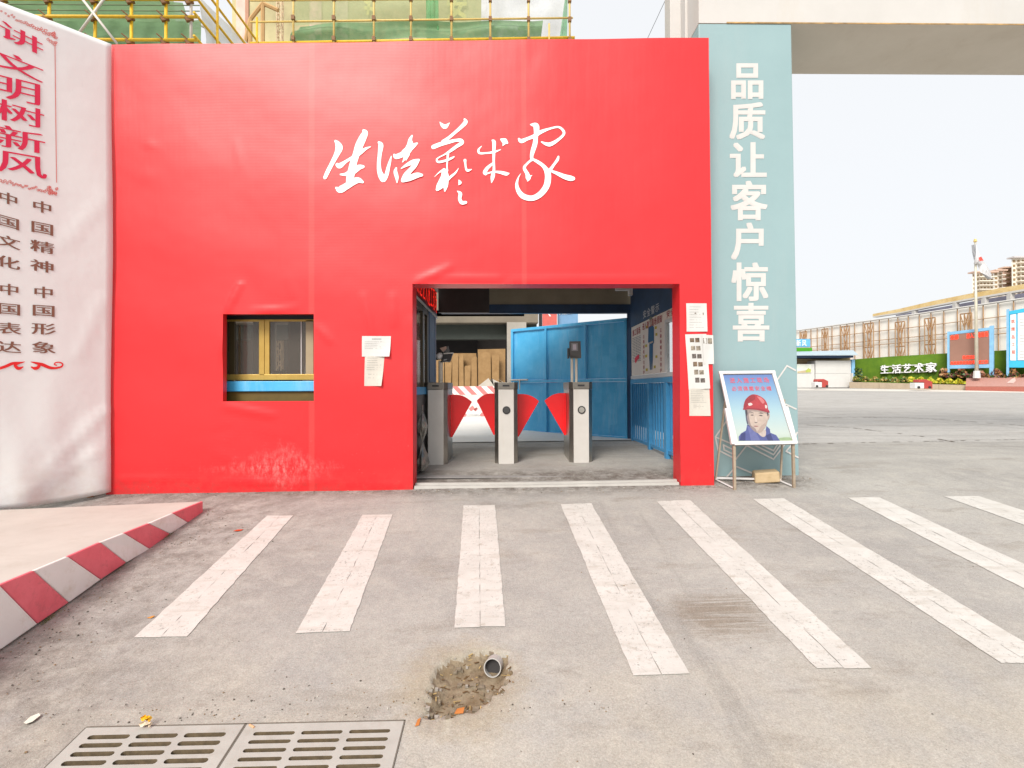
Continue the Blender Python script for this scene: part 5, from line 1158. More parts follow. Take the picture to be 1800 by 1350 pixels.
net(sc2, [P(525,43,D2+.2), P(955,33,D2+.2), P(951,65,D2+.2), P(505,72,D2+.2)], NET, 'sheet_skirt', seed=2)
net(sc2, [P(518,-25,D2+1.5), P(846,-25,D2+1.5), P(846,40,D2+1.5), P(518,44,D2+1.5)], netmat('olive_net', (.42,.47,.27), .8), 'upper_net', seed=4)
net(sc2, [P(748,-20,D2+.3), P(770,-20,D2+.3), P(772,72,D2+.3), P(750,72,D2+.3)], NETG, 'green_strip', seed=6, amp=.03)
net(sc2, [P(993,-2,D2+.2), P(998,-4,D2+.2), P(997,66,D2+.2), P(984,66,D2+.2)], NETG, 'green_strip', seed=7, amp=.02)
net(sc2, [P(846,-25,D2+3), P(1000,-25,D2+3), P(994,75,D2+3), P(846,75,D2+3)], TARP, 'pale_sheet', seed=9)
# storeys of the unfinished tower behind the nets
D3 = 22.0; tw = thing('unfinished_tower', (-12, D3+4, G(-5, D3)), 'pale unfinished tower hung with faded cloth behind the scaffolds', 'building')
XA3, XB3 = P(408,40,D3).x, P(846,40,D3).x
mb = MB(); mb.box((XA3, D3, G(-5, D3)), (XB3, D3+8, 30)); mb.build('wall', mat('yellowish_wall', (.50,.44,.24), .8, var=.3, vs=.6), tw)
for (a, b, m_) in ((416, 432, PINKC), (432, 438, mat('brown_cloth', (.45,.24,.16), .8)), (545, 566, PINKC), (592, 612, mat('dusty_pink_cloth', (.58,.46,.36), .8, var=.3))):
    A, B = P(a,40,D3), P(b,40,D3); mb = MB(); mb.box((A.x, D3-.06, 8), (B.x, D3-.02, 22)); mb.build('hanging_cloth', m_, tw)
mb = MB()
for pts in (((638,2),(650,0),(652,3),(648,26),(644,26),(646,8)), ((640,10),(660,14),(656,20),(641,16))): mb.poly([P(*p, D3-.1) for p in pts])
row(mb, '安', P(784,-14,D3-.1), P(826,-14,D3-.1), P(826,32,D3-.1), P(784,32,D3-.1), (0,-.02,0), .05)
mb.build('yellow_characters', mat('yellow_cloth_print', (.72,.66,.20), .7, var=0), tw, fix=False)
def lattice(parent, base, top, w, m_, r=.05, n_=8, nm='lattice'):
    base, top = V(base), V(top); mb = MB(); cs = [(-w, -w), (w, -w), (w, w), (-w, w)]
    for dx, dy in cs: mb.tube(base+V((dx, dy, 0)), top+V((dx, dy, 0)), r, 5)
    for i in range(n_):
        z0_, z1_ = base.z+(top.z-base.z)*i/n_, base.z+(top.z-base.z)*(i+1)/n_
        for k_ in range(4):
            (a, b), (c, d) = cs[k_], cs[(k_+1) % 4]
            if i % 2: a, b, c, d = c, d, a, b
            mb.tube((base.x+a, base.y+b, z0_), (base.x+c, base.y+d, z1_), r*.7, 4)
    return mb.build(nm, m_, parent)
hm = thing('hoist_mast', (P(492,40,19).x, 19, G(-5, 19)), 'slim cream lattice hoist mast standing before the unfinished tower', 'hoist mast')
lattice(hm, (P(492,40,19).x, 19, G(-5, 19)), (P(492,40,19).x, 19, 24), .085, mat('cream_steel', (.66,.50,.32), .6), .022, 110, 'mast')
mb = MB()
for a, b in (((440,34),(462,6)), ((462,6),(489,18)), ((440,34),(440,80)), ((462,6),(462,80)), ((430,80),(440,34))): mb.tube(P(*a, 18.5), P(*b, 18.5), .07, 6)
setp(mb.build('gable_truss', mat('ochre_timber', (.48,.29,.12), .7)), 'ochre gabled truss left of the hoist mast above the red wall', 'truss')
mb = MB(); mb.tube(P(1172,-5,12), P(1138,68,12), .006, 5); setp(mb.build('stay_wire', BLACK), 'thin dark stay wire slanting across the sky above the red wall', 'wire')

# ================================================================== FAR YARD, RIGHT
def plane(a, b):
    a, b = V(a), V(b); d = (b-a).normalized(); n_ = V((d.y, -d.x, 0)); return a, n_
# white panel fence
FA, FB = V((25.4, 46, 0)), V((29.6, 29, 0)); fd = (FB-FA).normalized(); fn = V((fd.y, -fd.x, 0))
if fn.dot(FA) > 0: fn = -fn
fx = lambda px, py: hit(px, py, FA, fn)
fs = lambda px: (fx(px, 600)-FA).dot(fd)
fc = thing('site_fence', (27.5, 38, G(5, 38)), 'long tall white panel fence on rust brown posts across the far yard', 'fence')
posts = [1380+x/4.286 for x in (80,120,160,203,250,303,362,424,475,533,597,655,720,790,860,938,1022,1110,1207,1310,1405,1505,1617,1735,1865,2000)]
def ftop(px): return 582.5+(px-1397)*(-.1365) if px < 1620 else 552-(px-1620)*.145
pv = None
FW = mat('white_sheet_panel', (.86,.84,.80), .6, var=.06, vs=.4)
for px in posts:
    p = fx(px, 600); zt_ = fx(px, ftop(px)).z; zg_ = G(5, p.y)
    mb = MB(); mb.tube((p.x+fn.x*.1, p.y+fn.y*.1, zg_), (p.x+fn.x*.1, p.y+fn.y*.1, zt_), .036, 6); mb.build('post', mat('orange_rust', (.42,.26,.14), .7), fc)
    if pv:
        q, zq, zgq = pv; e = fd*.02; mb = MB(); mb.prism([V((q.x,q.y,zgq))+e, V((p.x,p.y,zg_))-e, V((p.x,p.y,zt_))-e, V((q.x,q.y,zq))+e], -fn*.04); mb.build('panel', FW, fc)
    pv = (p, zt_, zg_)
for off_ in (-.3, 17, 30.5, 37):
    mb = MB(); prv = None
    for px in posts:
        k_ = (681-ftop(px))/100; p = fx(px, ftop(px)+off_*k_)+fn*.16
        if prv: mb.tube(prv, p, .024 if off_ > 0 else .06, 5)
        prv = p
    mb.build('rail', MATS['orange_rust'] if off_ > 0 else CREAM, fc)
for i, (px, w) in enumerate(((1421.5, 10), (1459, 11), (1495, 15), (1537, 16), (1592, 17), (1645, 19), (1709, 20))):
    A = fx(px-w/2, 600)+fn*.5; B = fx(px+w/2, 600)+fn*.5; tpy = ftop(px)+ (4 if i < 4 else 7)*(1+(px-1400)/400); zt_ = fx(px, tpy).z; zg_ = G(5, A.y)
    lb = ['leftmost, half hidden by the blue board', 'second from left', 'third from left', 'fourth from left', 'fifth from left, above the turf wall', 'standing left of the LED board', 'rightmost, behind the flagpole'][i]
    t = thing('lattice_buttress', ((A.x+B.x)/2, (A.y+B.y)/2, zg_), 'rust brown lattice buttress against the white fence, '+lb, 'steel frame', 'lattice buttresses along the white fence')
    mb = MB(); C1, C2 = A.lerp(B, .36), A.lerp(B, .68)
    for c in (A, C1, C2, B): mb.tube((c.x, c.y, zg_), (c.x, c.y, zt_), .036, 5)
    mb.build('uprights', MATS['orange_rust'], t)
    mb = MB(); n_ = 5
    for k_ in range(n_):
        z0_, z1_ = zg_+(zt_-zg_)*k_/n_, zg_+(zt_-zg_)*(k_+1)/n_
        mb.tube((C1.x, C1.y, z0_), (C2.x, C2.y, z1_), .028, 4); mb.tube((C2.x, C2.y, z0_), (C1.x, C1.y, z1_), .028, 4)
        if k_ % 2 == 0: mb.tube((A.x, A.y, z1_), (C1.x, C1.y, z0_), .03, 4); mb.tube((B.x, B.y, z1_), (C2.x, C2.y, z0_), .03, 4)
    for z in (zt_, zg_+(zt_-zg_)*.62, zg_+(zt_-zg_)*.3): mb.tube((A.x, A.y, z), (B.x, B.y, z), .035, 4)
    mb.build('bracing', RUSTP, t)
# long shed roof behind the fence
SA = FA+V((7, 3, 0)); sh = thing('long_shed', (36, 38, G(5, 38)), 'long open shed with ochre tiled roof edge behind the white fence', 'shed')
sx = lambda px, py: hit(px, py, SA, fn)
def strip(pts_t, pts_b, nm, m_, d=.3, push=0):
    mb = MB()
    for i in range(len(pts_t)-1):
        mb.prism([sx(*pts_b[i])-fn*push, sx(*pts_b[i+1])-fn*push, sx(*pts_t[i+1])-fn*push, sx(*pts_t[i])-fn*push], -fn*d)
    return mb.build(nm, m_, sh)
strip([(1534,552),(1580,543),(1640,529),(1700,517),(1800,499),(1900,480)], [(1534,556),(1580,549),(1640,536.5),(1700,525),(1800,508),(1900,490)], 'roof_edge', weathered('ochre_roof_edge', (.55,.38,.14), (.70,.55,.30), (.40,.22,.06), 1.0, .7, .7), .4)
strip([(1534,556),(1580,549),(1640,536.5),(1700,525),(1800,508),(1900,490)], [(1534,558),(1580,551),(1640,539),(1700,528),(1800,511.5),(1900,494)], 'gutter', CREAM, .5)
strip([(1556,553),(1640,538),(1720,523),(1800,510),(1900,493)], [(1556,700),(1640,700),(1720,700),(1800,700),(1900,700)], 'wall', mat('slate_shed_wall', (.16,.16,.22), .8, var=.4, vs=.5), .3, 1.2)
for px, h in ((1607,546),(1679,531),(1730,521),(1775,513)):
    a, b = sx(px-1.2, h), sx(px+1.2, h); mb = MB(); mb.box((a.x, a.y-.1, 2), (a.x+.3, a.y+.2, a.z-.02)); mb.build('column', CREAM, sh)
# apartment towers
def tower(D, pa, pb, ptop, slope, label, cols, rows, pitch, m_, mside, side=0):
    t = thing('apartment_tower', (P((pa+pb)/2,600,D).x, D, 0), label, 'apartment building', 'apartment towers on the skyline')
    A, B = P(pa, ptop, D), P(pb, ptop, D); k_ = 1+14/D; mb = MB(); mb.hexa([(A.x,D,-2),(B.x,D,-2),(B.x*k_,D+14,-2),(A.x*k_+1,D+14,-2),(A.x,D,A.z),(B.x,D,A.z),(B.x*k_,D+14,A.z),(A.x*k_+1,D+14,A.z)]); mb.build('wall', m_, t)
    mb = MB(); mb.box((A.x-.5, D-1.2, A.z-pitch*.3), (B.x+.5, D+1, A.z)); mb.build('roof_slab', mside, t)
    w = (B.x-A.x)/cols
    for r_ in range(rows):
        z = A.z-pitch*(r_+1.25)
        mb = MB(); mb.box((A.x+w*.9, D-1.4, z-pitch*.16), (B.x-w*.2, D-.01, z+pitch*.05)); mb.build('balcony', m_, t)
        for c in range(cols):
            mb = MB(); x = A.x+w*(c+.28); mb.box((x, D-.12, z+pitch*.14), (x+w*.46, D-.02, z+pitch*.62)); mb.build('window', mat('tan_window', (.30,.20,.10), .4, var=.3), t)
    return t
CRM = mat('cream_apartment_wall', (.74,.68,.58), .7, var=.06, vs=.1); PNK = mat('pinkish_apartment_wall', (.60,.42,.33), .7, var=.1, vs=.1)
tower(150, 1709, 1746, 478, 0, 'cream apartment tower just right of the flagpole top', 6, 6, 1.25, CRM, PNK)
tower(150, 1746.5, 1762, 475, 0, 'narrow pale tower block between the flag and the pink block', 2, 6, 1.25, mat('pale_apartment_wall', (.66,.60,.52), .7), PNK)
tower(156, 1762, 1779, 470, 0, 'pinkish brown recessed apartment block, middle of the skyline', 1, 6, 1.3, PNK, PNK)
tower(148, 1778, 1850, 452, 0, 'tallest cream apartment tower at the right picture edge', 9, 8, 1.35, CRM, mat('grey_slab', (.55,.52,.52), .7))
# turf wall with letters
HA, HB = V((22.9, 34.4, 0)), V((28.4, 26.3, 0)); hdir = (HB-HA).normalized(); hn = V((hdir.y, -hdir.x, 0))
if hn.dot(HA) > 0: hn = -hn
hx = lambda px, py, l=0: (lambda p: p+hn*l)(hit(px, py, HA+hn*l, hn)-hn*l)
tw_ = thing('turf_wall', (25.5, 30.5, G(5, 30)), 'bright green artificial turf wall with white standing characters in the far yard', 'wall')
mb = MB(); pts = [(1497,632),(1560,627),(1664,621),(1760,616),(1830,611)]
for a, b in zip(pts, pts[1:]):
    A, B = hx(*a), hx(*b); mb.hexa([V((A.x,A.y,.6)), V((B.x,B.y,.6)), V((B.x,B.y,.6))-hn*.3, V((A.x,A.y,.6))-hn*.3, A, B, B-hn*.3, A-hn*.3])
mb.build('turf_panel', GREEN, tw_)
for ch, a, b in zip('生活艺术家', (1547.5,1567.5,1587,1607,1626.5), (1562,1584,1602.5,1623,1647)):
    mb = MB(); tp = 643-(a-1547)*.06; bt = 657-(a-1547)*.035
    put(mb, ch, hx(a,tp-.5,.25), hx(b,tp-1.2,.25), hx(b,bt-.6,.25), hx(a,bt,.25), hn*.02, .03, thick=.14); mb.build('standing_character', mat('white_letter_metal', (.85,.84,.88), .4, var=0), tw_, fix=False)
mb = MB(); mb.tube(hx(1548,645,.1), hx(1646,640,.1), .035, 5); mb.tube(hx(1548,656,.1), hx(1646,653,.1), .035, 5); mb.build('letter_rails', ALU, tw_)
# planter and plants
pl = thing('raised_planter', (25, 29.5, G(5, 29)), 'long low tan kerbed planting bed before the turf wall', 'planter')
def pstrip(par, a, b, m_, nm, lift, topa, topb, bota, botb):
    mb = MB(); A, B = hx(a, topa, lift), hx(b, topb, lift); mb.hexa([V((A.x,A.y,G(5,A.y)-.1)), V((B.x,B.y,G(5,B.y)-.1)), V((B.x,B.y,G(5,B.y)-.1))-hn*.25, V((A.x,A.y,G(5,A.y)-.1))-hn*.25, A, B, B-hn*.25, A-hn*.25]); return mb.build(nm, m_, par)
TANK = mat('tan_kerb_stone', (.42,.34,.25), .8)
for a, b, ta, tb in ((1493,1545,671.5,672.5),(1545.4,1600,672.5,674),(1600.4,1650,674,675.5),(1650.4,1697,675.5,676.5)): pstrip(pl, a, b, TANK, 'kerb_stone', 1.6, ta, tb, 0, 0)
mb = MB(); A, B = hx(1493,672.5,1.5), hx(1697,677,1.5); mb.prism([V((A.x,A.y,A.z-.05)), V((B.x,B.y,B.z-.05)), V((B.x,B.y,B.z-.05))-hn*1.4, V((A.x,A.y,A.z-.05))-hn*1.4], (0,0,-.3)); mb.build('soil', mat('brown_soil', (.20,.12,.05), .9), pl)
def bed(nm, pa, pb, ya, yb, lift, mats, n, ls, label, h=.25):
    mb = MB()
    for _ in range(n):
        u = random.random(); p = hx(pa+(pb-pa)*u, ya+(yb-ya)*u, lift+random.uniform(-.45, .45)); p.z += random.uniform(-.1, 1)*h*(.6+.4*math.sin(u*37))
        a = V((random.uniform(-1, 1), random.uniform(-1, 1), random.uniform(-.2, 1))).normalized()*ls*random.uniform(.6, 1.3); b = a.cross(V((random.uniform(-1, 1), random.uniform(-1, 1), .3))).normalized()*ls*.4
        mb.poly([p-a*.5, p+b, p+a*.5, p-b], random.randrange(len(mats)))
    setp(mb.build(nm, mats, fix=False), label, 'plants', None, 'stuff')
YL = [mat('leaf_yellow', (.52,.50,.03), .5), mat('leaf_lime', (.33,.40,.03), .5), mat('leaf_gold', (.60,.48,.04), .5)]
RL = [mat('leaf_rust', (.28,.11,.05), .5), mat('leaf_maroon', (.14,.05,.05), .5), mat('leaf_orange', (.42,.22,.08), .5), LG]
OL = [mat('leaf_olive', (.22,.26,.04), .5), mat('leaf_dry', (.40,.28,.08), .5), LG]
bed('yellow_shrubs', 1598, 1696, 670, 674, 1.2, YL, 2200, .16, 'low bright yellow shrubs in the planting bed under the white characters')
bed('olive_shrubs', 1500, 1600, 668, 671, 1.1, OL, 1500, .16, 'straggly olive and dry shrubs at the left end of the planting bed')
bed('rust_shrubs', 1652, 1830, 661, 665, .5, RL, 3600, .2, 'rust and maroon shrubs under the LED board and the notice board', .45)
bed('corner_shrub', 1500, 1516, 662, 664, .6, [LG, LD, OL[0]], 300, .18, 'dark green shrub beside the blue kiosk post', .6)
gb2 = thing('granite_base', (27, 27, G(5, 27)), 'low red granite flagpole base with a pink sloped top', 'plinth')
mb = MB(); A, B = hx(1697,683,1.9), hx(1850,684.5,1.9); A1, B1 = hx(1697,679.5,1.9), hx(1850,680.0,1.9)
mb.hexa([V((A.x,A.y,G(5,A.y)-.05)), V((B.x,B.y,G(5,B.y)-.05)), V((B.x,B.y,G(5,B.y)-.05))-hn*1.4, V((A.x,A.y,G(5,A.y)-.05))-hn*1.4, A1, B1, B1-hn*1.4, A1-hn*1.4]); mb.build('side', GRANITE, gb2)
T0_, T1_ = hx(1699,662.5,.8), hx(1850,661,.8); mb = MB(); mb.hexa([A1+V((0,0,.005)), B1+V((0,0,.005)), B1-hn*1.35+V((0,0,.005)), A1-hn*1.35+V((0,0,.005)), A1+V((0,0,.03)), B1+V((0,0,.03)), T1_, T0_]); mb.build('sloped_top', GRANP, gb2)
mb = MB(); t_ = lambda px, py: hit(px, py, A1, (B1-A1).cross(T0_-A1).normalized())+hn*.03+V((0,0,.03)); mb.poly([t_(*p) for p in ((1769,675),(1779,667),(1784,664),(1786,670),(1782,675),(1775,674))]); mb.build('emblem', mat('pale_emblem', (.62,.42,.38), .5), gb2, fix=False)
# boards
def board(nm, label, cat, pa, pb, ta, tb, ba, bb, foot_a, foot_b, m_, lift=.9, wpx=5, par=None):
    t = thing(nm, hx((pa+pb)/2, 680, lift), label, cat)
    c = [hx(pa,ta,lift), hx(pb,tb,lift), hx(pb,bb,lift), hx(pa,ba,lift)]; th = .14
    def bar(a, b, c_, d, n_, m2=m_, d0=.0, dd=th): mb = MB(); mb.prism([hx(*a,lift)+hn*d0, hx(*b,lift)+hn*d0, hx(*c_,lift)+hn*d0, hx(*d,lift)+hn*d0], -hn*dd); return mb.build(n_, m2, t)
    return t, bar
t, bar = board('led_board', 'blue framed LED board with red characters on two posts in the far yard', 'LED board', 1665, 1745, 583, 574, 648, 646, 0, 0, BOARD)
LB = mat('pale_blue_steel', (.22,.46,.70), .45)
bar((1665,583),(1669,582.5),(1669,657),(1665,657),'post',LB); bar((1739,573),(1746.5,572),(1746.5,660),(1739,660),'post',LB)
bar((1669.2,583.5),(1738.8,575.5),(1738.8,580.5),(1669.2,588.5),'frame_bar',LB); bar((1669.2,642),(1738.8,640.5),(1738.8,646.5),(1669.2,648),'frame_bar',LB)
bar((1669.2,588.6),(1738.8,580.6),(1738.8,640.4),(1669.2,641.9),'screen',mat('led_screen', (.30,.16,.12), .5, var=.15, vs=.6),-.02,.05)
mb = MB(); h3 = lambda x, y: hx(x, y, .9)+hn*.0
row(mb, '全部', h3(1670.5,589.5), h3(1685.5,588), h3(1685.5,596), h3(1670.5,597.5), hn*.01, .045, .95); row(mb, '进入工地现场', h3(1699,586.5), h3(1737.5,582.5), h3(1737.5,591.5), h3(1699,595), hn*.01, .045, .95)
row(mb, '热烈欢迎', h3(1692,625), h3(1717,624), h3(1717,630.5), h3(1692,631.5), hn*.01, .045, .95); row(mb, '各级领导莅临指导检查工作', h3(1671,635.5), h3(1737,632.5), h3(1737,639), h3(1671,641), hn*.01, .04, .95)
mb.build('led_text', mat('red_led_far', (1,.05,.02), .4, var=0, emit=.8), t, fix=False)
t, bar = board('notice_board', 'bright blue framed white notice board with a red vertical slogan at the right picture edge', 'notice board', 1769, 1850, 545, 532, 645, 646, 0, 0, BOARD)
BB_ = mat('cyan_blue_steel', (.04,.44,.70), .4)
bar((1769,544),(1773.5,543),(1773.5,661),(1769,661),'post',LB); bar((1842,533),(1850,531),(1850,662),(1842,662),'post',LB)
bar((1773.7,547),(1841.8,534),(1841.8,542),(1773.7,553),'frame_bar',BB_); bar((1773.7,634),(1841.8,634.5),(1841.8,646),(1773.7,646),'frame_bar',BB_)
bar((1773.7,553.2),(1841.8,542.2),(1841.8,634.3),(1773.7,633.8),'back_panel',BB_,-.03,.05)
bar((1776,553.5),(1786,552),(1786,633.5),(1776,633.5),'slogan_panel',mat('white_board_panel', (.80,.83,.84), .4, var=.03),.0,.025); bar((1789,551),(1841,543),(1841,633),(1789,633),'notice_panel',MATS['white_board_panel'],.0,.025)
mb = MB(); row(mb, '筑精品工程', h3(1777.4,562), h3(1784,561.3), h3(1784.6,629), h3(1778.4,629), hn*.01, .03, .5, True); mb.build('red_slogan', mat('salmon_print', (.62,.16,.12), .5, var=0), t, fix=False)
mb = MB()
for i in range(13): y = 561+i*5.6; mb.poly([h3(1792,y)+hn*.01, h3(1838,y-2.5+i*.2)+hn*.01, h3(1838,y-1.9+i*.2)+hn*.01, h3(1792,y+.6)+hn*.01])
mb.build('printed_lines', INK, t, fix=False)
# flagpole
fp = hx(1717, 663, 1.3); t = thing('flagpole', (fp.x, fp.y, fp.z), 'tall steel flagpole on the granite base with a drooping white flag', 'flagpole'); ft = fp.copy(); dpt = fp.y; ft.z = P(1711,424,dpt).z
mb = MB(); mb.tube(fp, ft, .095, 10, .045); mb.build('pole', mat('pole_steel', (.58,.54,.44), .35, metal=.2), t, smooth=True)
mb = MB(); mb.tube(ft-V((0,0,.03)), ft+V((0,0,.12)), .09, 8, .05); mb.build('finial', YELP, t); mb = MB(); mb.tube(fp-V((0,0,.05)), fp+V((0,0,.35)), .17, 10, .14); mb.build('base_collar', ALU, t)
fl = thing('flag', tuple(ft-V((0,0,.3))), 'white flag with a small red emblem hanging from the flagpole', 'flag')
outl = [((1711.5,430),(1711.5,430)), ((1716,436),(1711.5,448)), ((1723,452),(1712,464)), ((1729,463),(1722,464)), ((1734,474),(1727,478)), ((1740,484),(1733,484)), ((1741.5,489),(1739,491))]
mb = MB(); N = len(outl); K_ = 5
for i, (a, b) in enumerate(outl):
    for k_ in range(K_+1):
        u = k_/K_; p = P(a[0]+(b[0]-a[0])*u, a[1]+(b[1]-a[1])*u, dpt-.1); p.y += .16*math.sin(i*1.1+k_*2.1); mb.v.append(p)
for i in range(N-1):
    for k_ in range(K_): a = i*(K_+1)+k_; mb.f.append([a, a+1, a+K_+2, a+K_+1]); mb.mi.append(0)
mb.build('cloth', mat('white_flag_cloth', (.72,.72,.74), .7, var=.05), fl, smooth=True, fix=False)
mb = MB(); mb.poly([P(*p, dpt-.3) for p in ((1720,453),(1725,451),(1729,458),(1722,459))]); mb.build('emblem', mat('flag_red', (.62,.08,.06), .6, var=0), fl, fix=False)
# kiosk
DK = 33.0; kk = thing('white_kiosk', (P(1450,683,DK).x, DK, G(5, DK)), 'small white kiosk with a pale blue roof behind the teal pillar', 'kiosk')
kz = lambda px, py, d=DK: P(px, py, d)
def kb(a, t_, b, bt, d0, d1, m_, nm, par=kk): A, B = kz(a, t_, DK+d0), kz(b, bt, DK+d0); mb = MB(); mb.box((A.x, DK+d0, B.z), (B.x, DK+d1, A.z)); return mb.build(nm, m_, par)
KW = mat('white_kiosk_panel', (.60,.595,.58), .5, var=.04)
kb(1385,640,1432,681.5,0,2,KW,'counter'); kb(1433.5,634,1496,656.3,-.05,2,KW,'panel'); kb(1433.5,656.8,1496,681,-.05,2,KW,'panel'); kb(1388,628,1494,640,.9,1.1,mat('tan_blind', (.48,.36,.20), .7),'blind')
kb(1385,625,1500,628.5,-.35,2.2,NAVY,'eave_beam'); mb = MB(); A, B, C_, D_ = kz(1385,625,DK-.6), kz(1508,624.5,DK-.6), kz(1500,617,DK+2.4), kz(1385,620,DK+2.4); mb.prism([A, B, C_, D_], (0,0,.06)); mb.build('roof', mat('pale_blue_roof', (.40,.50,.56), .5), kk)
kb(1497.5,632,1503,668,-.1,.1,LB,'post'); kb(1497.5,656,1500,683,-.2,0,KW,'side_board')
p_ = kb(1401,640.5,1426,656,-.03,-.005,mat('beach_print_pale', (.62,.66,.60), .5, var=.2, vs=2),'picture'); 
mb = MB(); mb.poly([kz(*p, DK-.04) for p in ((1402,653),(1416,651),(1425,648),(1425,655),(1402,655.5))]); mb.build('picture_ground', mat('beach_print_sand', (.52,.42,.26), .5), p_, fix=False)
mb = MB(); mb.poly([kz(*p, DK-.05) for p in ((1416,652),(1421,647),(1425.5,650),(1425,654),(1417,654.5))]); mb.build('picture_foliage', mat('beach_print_green', (.42,.48,.10), .5), p_, fix=False)
# blue sign with characters above the kiosk
bs = thing('blue_slogan_sign', (P(1410,600,36).x, 36, G(5, 36)), 'blue slogan board with white characters over a green strip, cut by the teal pillar', 'sign')
A, B = P(1330,596,36), P(1424.5,609.5,36); mb = MB(); mb.box((A.x, 36, B.z), (B.x, 36.15, A.z)); mb.build('board', mat('sky_blue_board', (.13,.42,.72), .5), bs)
A, B = P(1330,611.5,36), P(1428,617.5,36); mb = MB(); mb.box((A.x, 36.02, B.z), (B.x, 36.15, A.z)); mb.build('green_strip', mat('vivid_green', (.06,.32,.01), .6), bs)
A, B = P(1330,609.6,36), P(1424,611.4,36); mb = MB(); mb.box((A.x, 36.05, B.z), (B.x, 36.12, A.z)); mb.build('white_edge', ALU, bs)
mb = MB(); row(mb, '树新风', P(1390,597.5,35.98), P(1419,597.5,35.98), P(1419,608.5,35.98), P(1390,608.5,35.98), (0,-.01,0), .02, .85); mb.build('lettering', WPRINT, bs, fix=False)
A = P(1426,600,36); mb = MB(); mb.box((A.x, 36.0, G(5, 36)), (A.x+.12, 36.12, P(1426,617.6,36).z)); mb.box((P(1335,600,36).x, 36.0, G(5, 36)), (P(1335,600,36).x+.12, 36.12, P(1335,617.6,36).z)); mb.build('posts', LB, bs)
# small red and white machines
def cart(px, py, D, w, label):
    c = P(px, py, D); t = thing('red_cart', (c.x, D, c.z), label, 'cart'); mb = MB(); mb.box((c.x-w/2, D-.2, c.z), (c.x+.02, D+.2, c.z+.32)); mb.build('white_box', ALU, t, bevel=.03)
    mb = MB(); mb.prism([(c.x+.03, D-.2, c.z), (c.x+w/2, D-.2, c.z), (c.x+w/2, D-.2, c.z+.38), (c.x+.15, D-.2, c.z+.5), (c.x-.25, D-.2, c.z+.5), (c.x-.3, D-.2, c.z+.34), (c.x+.03, D-.2, c.z+.34)], (0, .4, 0)); mb.build('body', mat('cart_red', (.38,.05,.04), .5), t, bevel=.03)
    for s in (-.3, .3): mb = MB(); mb.tube((c.x+s, D-.24, c.z+.07), (c.x+s, D-.19, c.z+.07), .07, 12); mb.build('wheel', BLACK, t)
cart(1441, 681, 30.5, .8, 'small red and white cart in front of the kiosk'); cart(1619, 683.2, 27.5, .95, 'small red and white cart before the planting bed')

# ================================================================== POTHOLE PIPE, LITTER, GRIT
pc = GP(865, 1178); t = thing('drain_pipe', (pc.x, pc.y, pc.z-.03), 'short white plastic pipe end poking out of the broken road hole', 'pipe')
ax = V((-.16, -1, .26)).normalized(); q0 = V((pc.x, pc.y+.045, pc.z-.014)); q1 = q0-ax*.40; r_o, r_i = .043, .039
mb = MB(); xx = ax.cross(V((0,0,1))).normalized(); yy_ = ax.cross(xx); n_ = 28; ring = []
for k_ in range(n_):
    a = 2*math.pi*k_/n_; d = xx*math.cos(a)+yy_*math.sin(a); mb.v += [q0+d*r_o, q1+d*r_o, q1+d*r_i, q0+d*r_i]
for k_ in range(n_):
    a, b = 4*k_, 4*((k_+1) % n_)
    for u, v in ((0,1),(1,2),(2,3),(3,0)): mb.f.append([a+u, a+v, b+v, b+u]); mb.mi.append(0)
mb.build('tube', mat('dusty_pvc', (.46,.44,.42), .5), t, smooth=False)
mb = MB(); mb.poly([q0-ax*.035+(xx*math.cos(2*math.pi*k_/16)+yy_*math.sin(2*math.pi*k_/16))*r_i*.99 for k_ in range(16)]); mb.build('bore_shade', DARK, t, fix=False)  # dark disc paints in the shade inside the pipe mouth
random.seed(11)
def inpot(x, y): return pot_depth(x, y) < -.012
HM = [MUD, mat('twig_brown', (.13,.075,.03), .8), mat('straw', (.42,.30,.13), .8), mat('grey_rubble', (.34,.31,.27), .9)]
mb = MB(); cnt = 0
while cnt < 150:
    x, y = random.uniform(min(potx), max(potx)), random.uniform(min(poty), max(poty))
    if not inpot(x, y) or math.hypot(x-q0.x, y-q0.y) < .06: continue
    cnt += 1; z = G(x, y)+pot_depth(x, y)+random.uniform(0, .008); k_ = random.choice([0, 1, 1, 1, 1, 2, 2, 3])
    if k_ in (1, 2):
        a = random.uniform(0, 6.3); l = random.uniform(.012, .045); d = V((math.cos(a), math.sin(a), random.uniform(-.2, .3)))*l; mb.beam(V((x, y, z))-d/2, V((x, y, z))+d/2, random.uniform(.002, .008), .002, k=k_)
    else:
        s = random.uniform(.004, .012); c = V((x, y, z)); mb.hexa([c+V((random.uniform(.6, 1)*sx_*s, random.uniform(.6, 1)*sy_*s, sz_*s*.6)) for sx_, sy_, sz_ in ((-1,-1,-1),(1,-1,-1),(1,1,-1),(-1,1,-1),(-1,-1,1),(1,-1,1),(1,1,1),(-1,1,1))], k_)
for _ in range(16):
    while True:
        x, y = random.uniform(min(potx), max(potx)), random.uniform(min(poty), max(poty))
        if inpot(x, y) and math.hypot(x-q0.x, y-q0.y) > .09 : break
    s = random.uniform(.010, .020); c = V((x, y, G(x, y)+pot_depth(x, y)+s*.25))
    pts = [c+V((random.uniform(.55, 1)*sx_*s, random.uniform(.55, 1)*sy_*s, sz_*s*random.uniform(.3, .55))) for sx_, sy_, sz_ in ((-1,-1,-1),(1,-1,-1),(1,1,-1),(-1,1,-1),(-1,-1,1),(1,-1,1),(1,1,1),(-1,1,1))]; mb.hexa(pts, 4)
HM.append(mat('asphalt_lump', (.22,.18,.13), .9, var=.35, vs=40))
setp(mb.build('hole_rubble', HM), 'rubble, twigs and dead leaves filling the broken hole in the road', 'rubble', None, 'stuff')
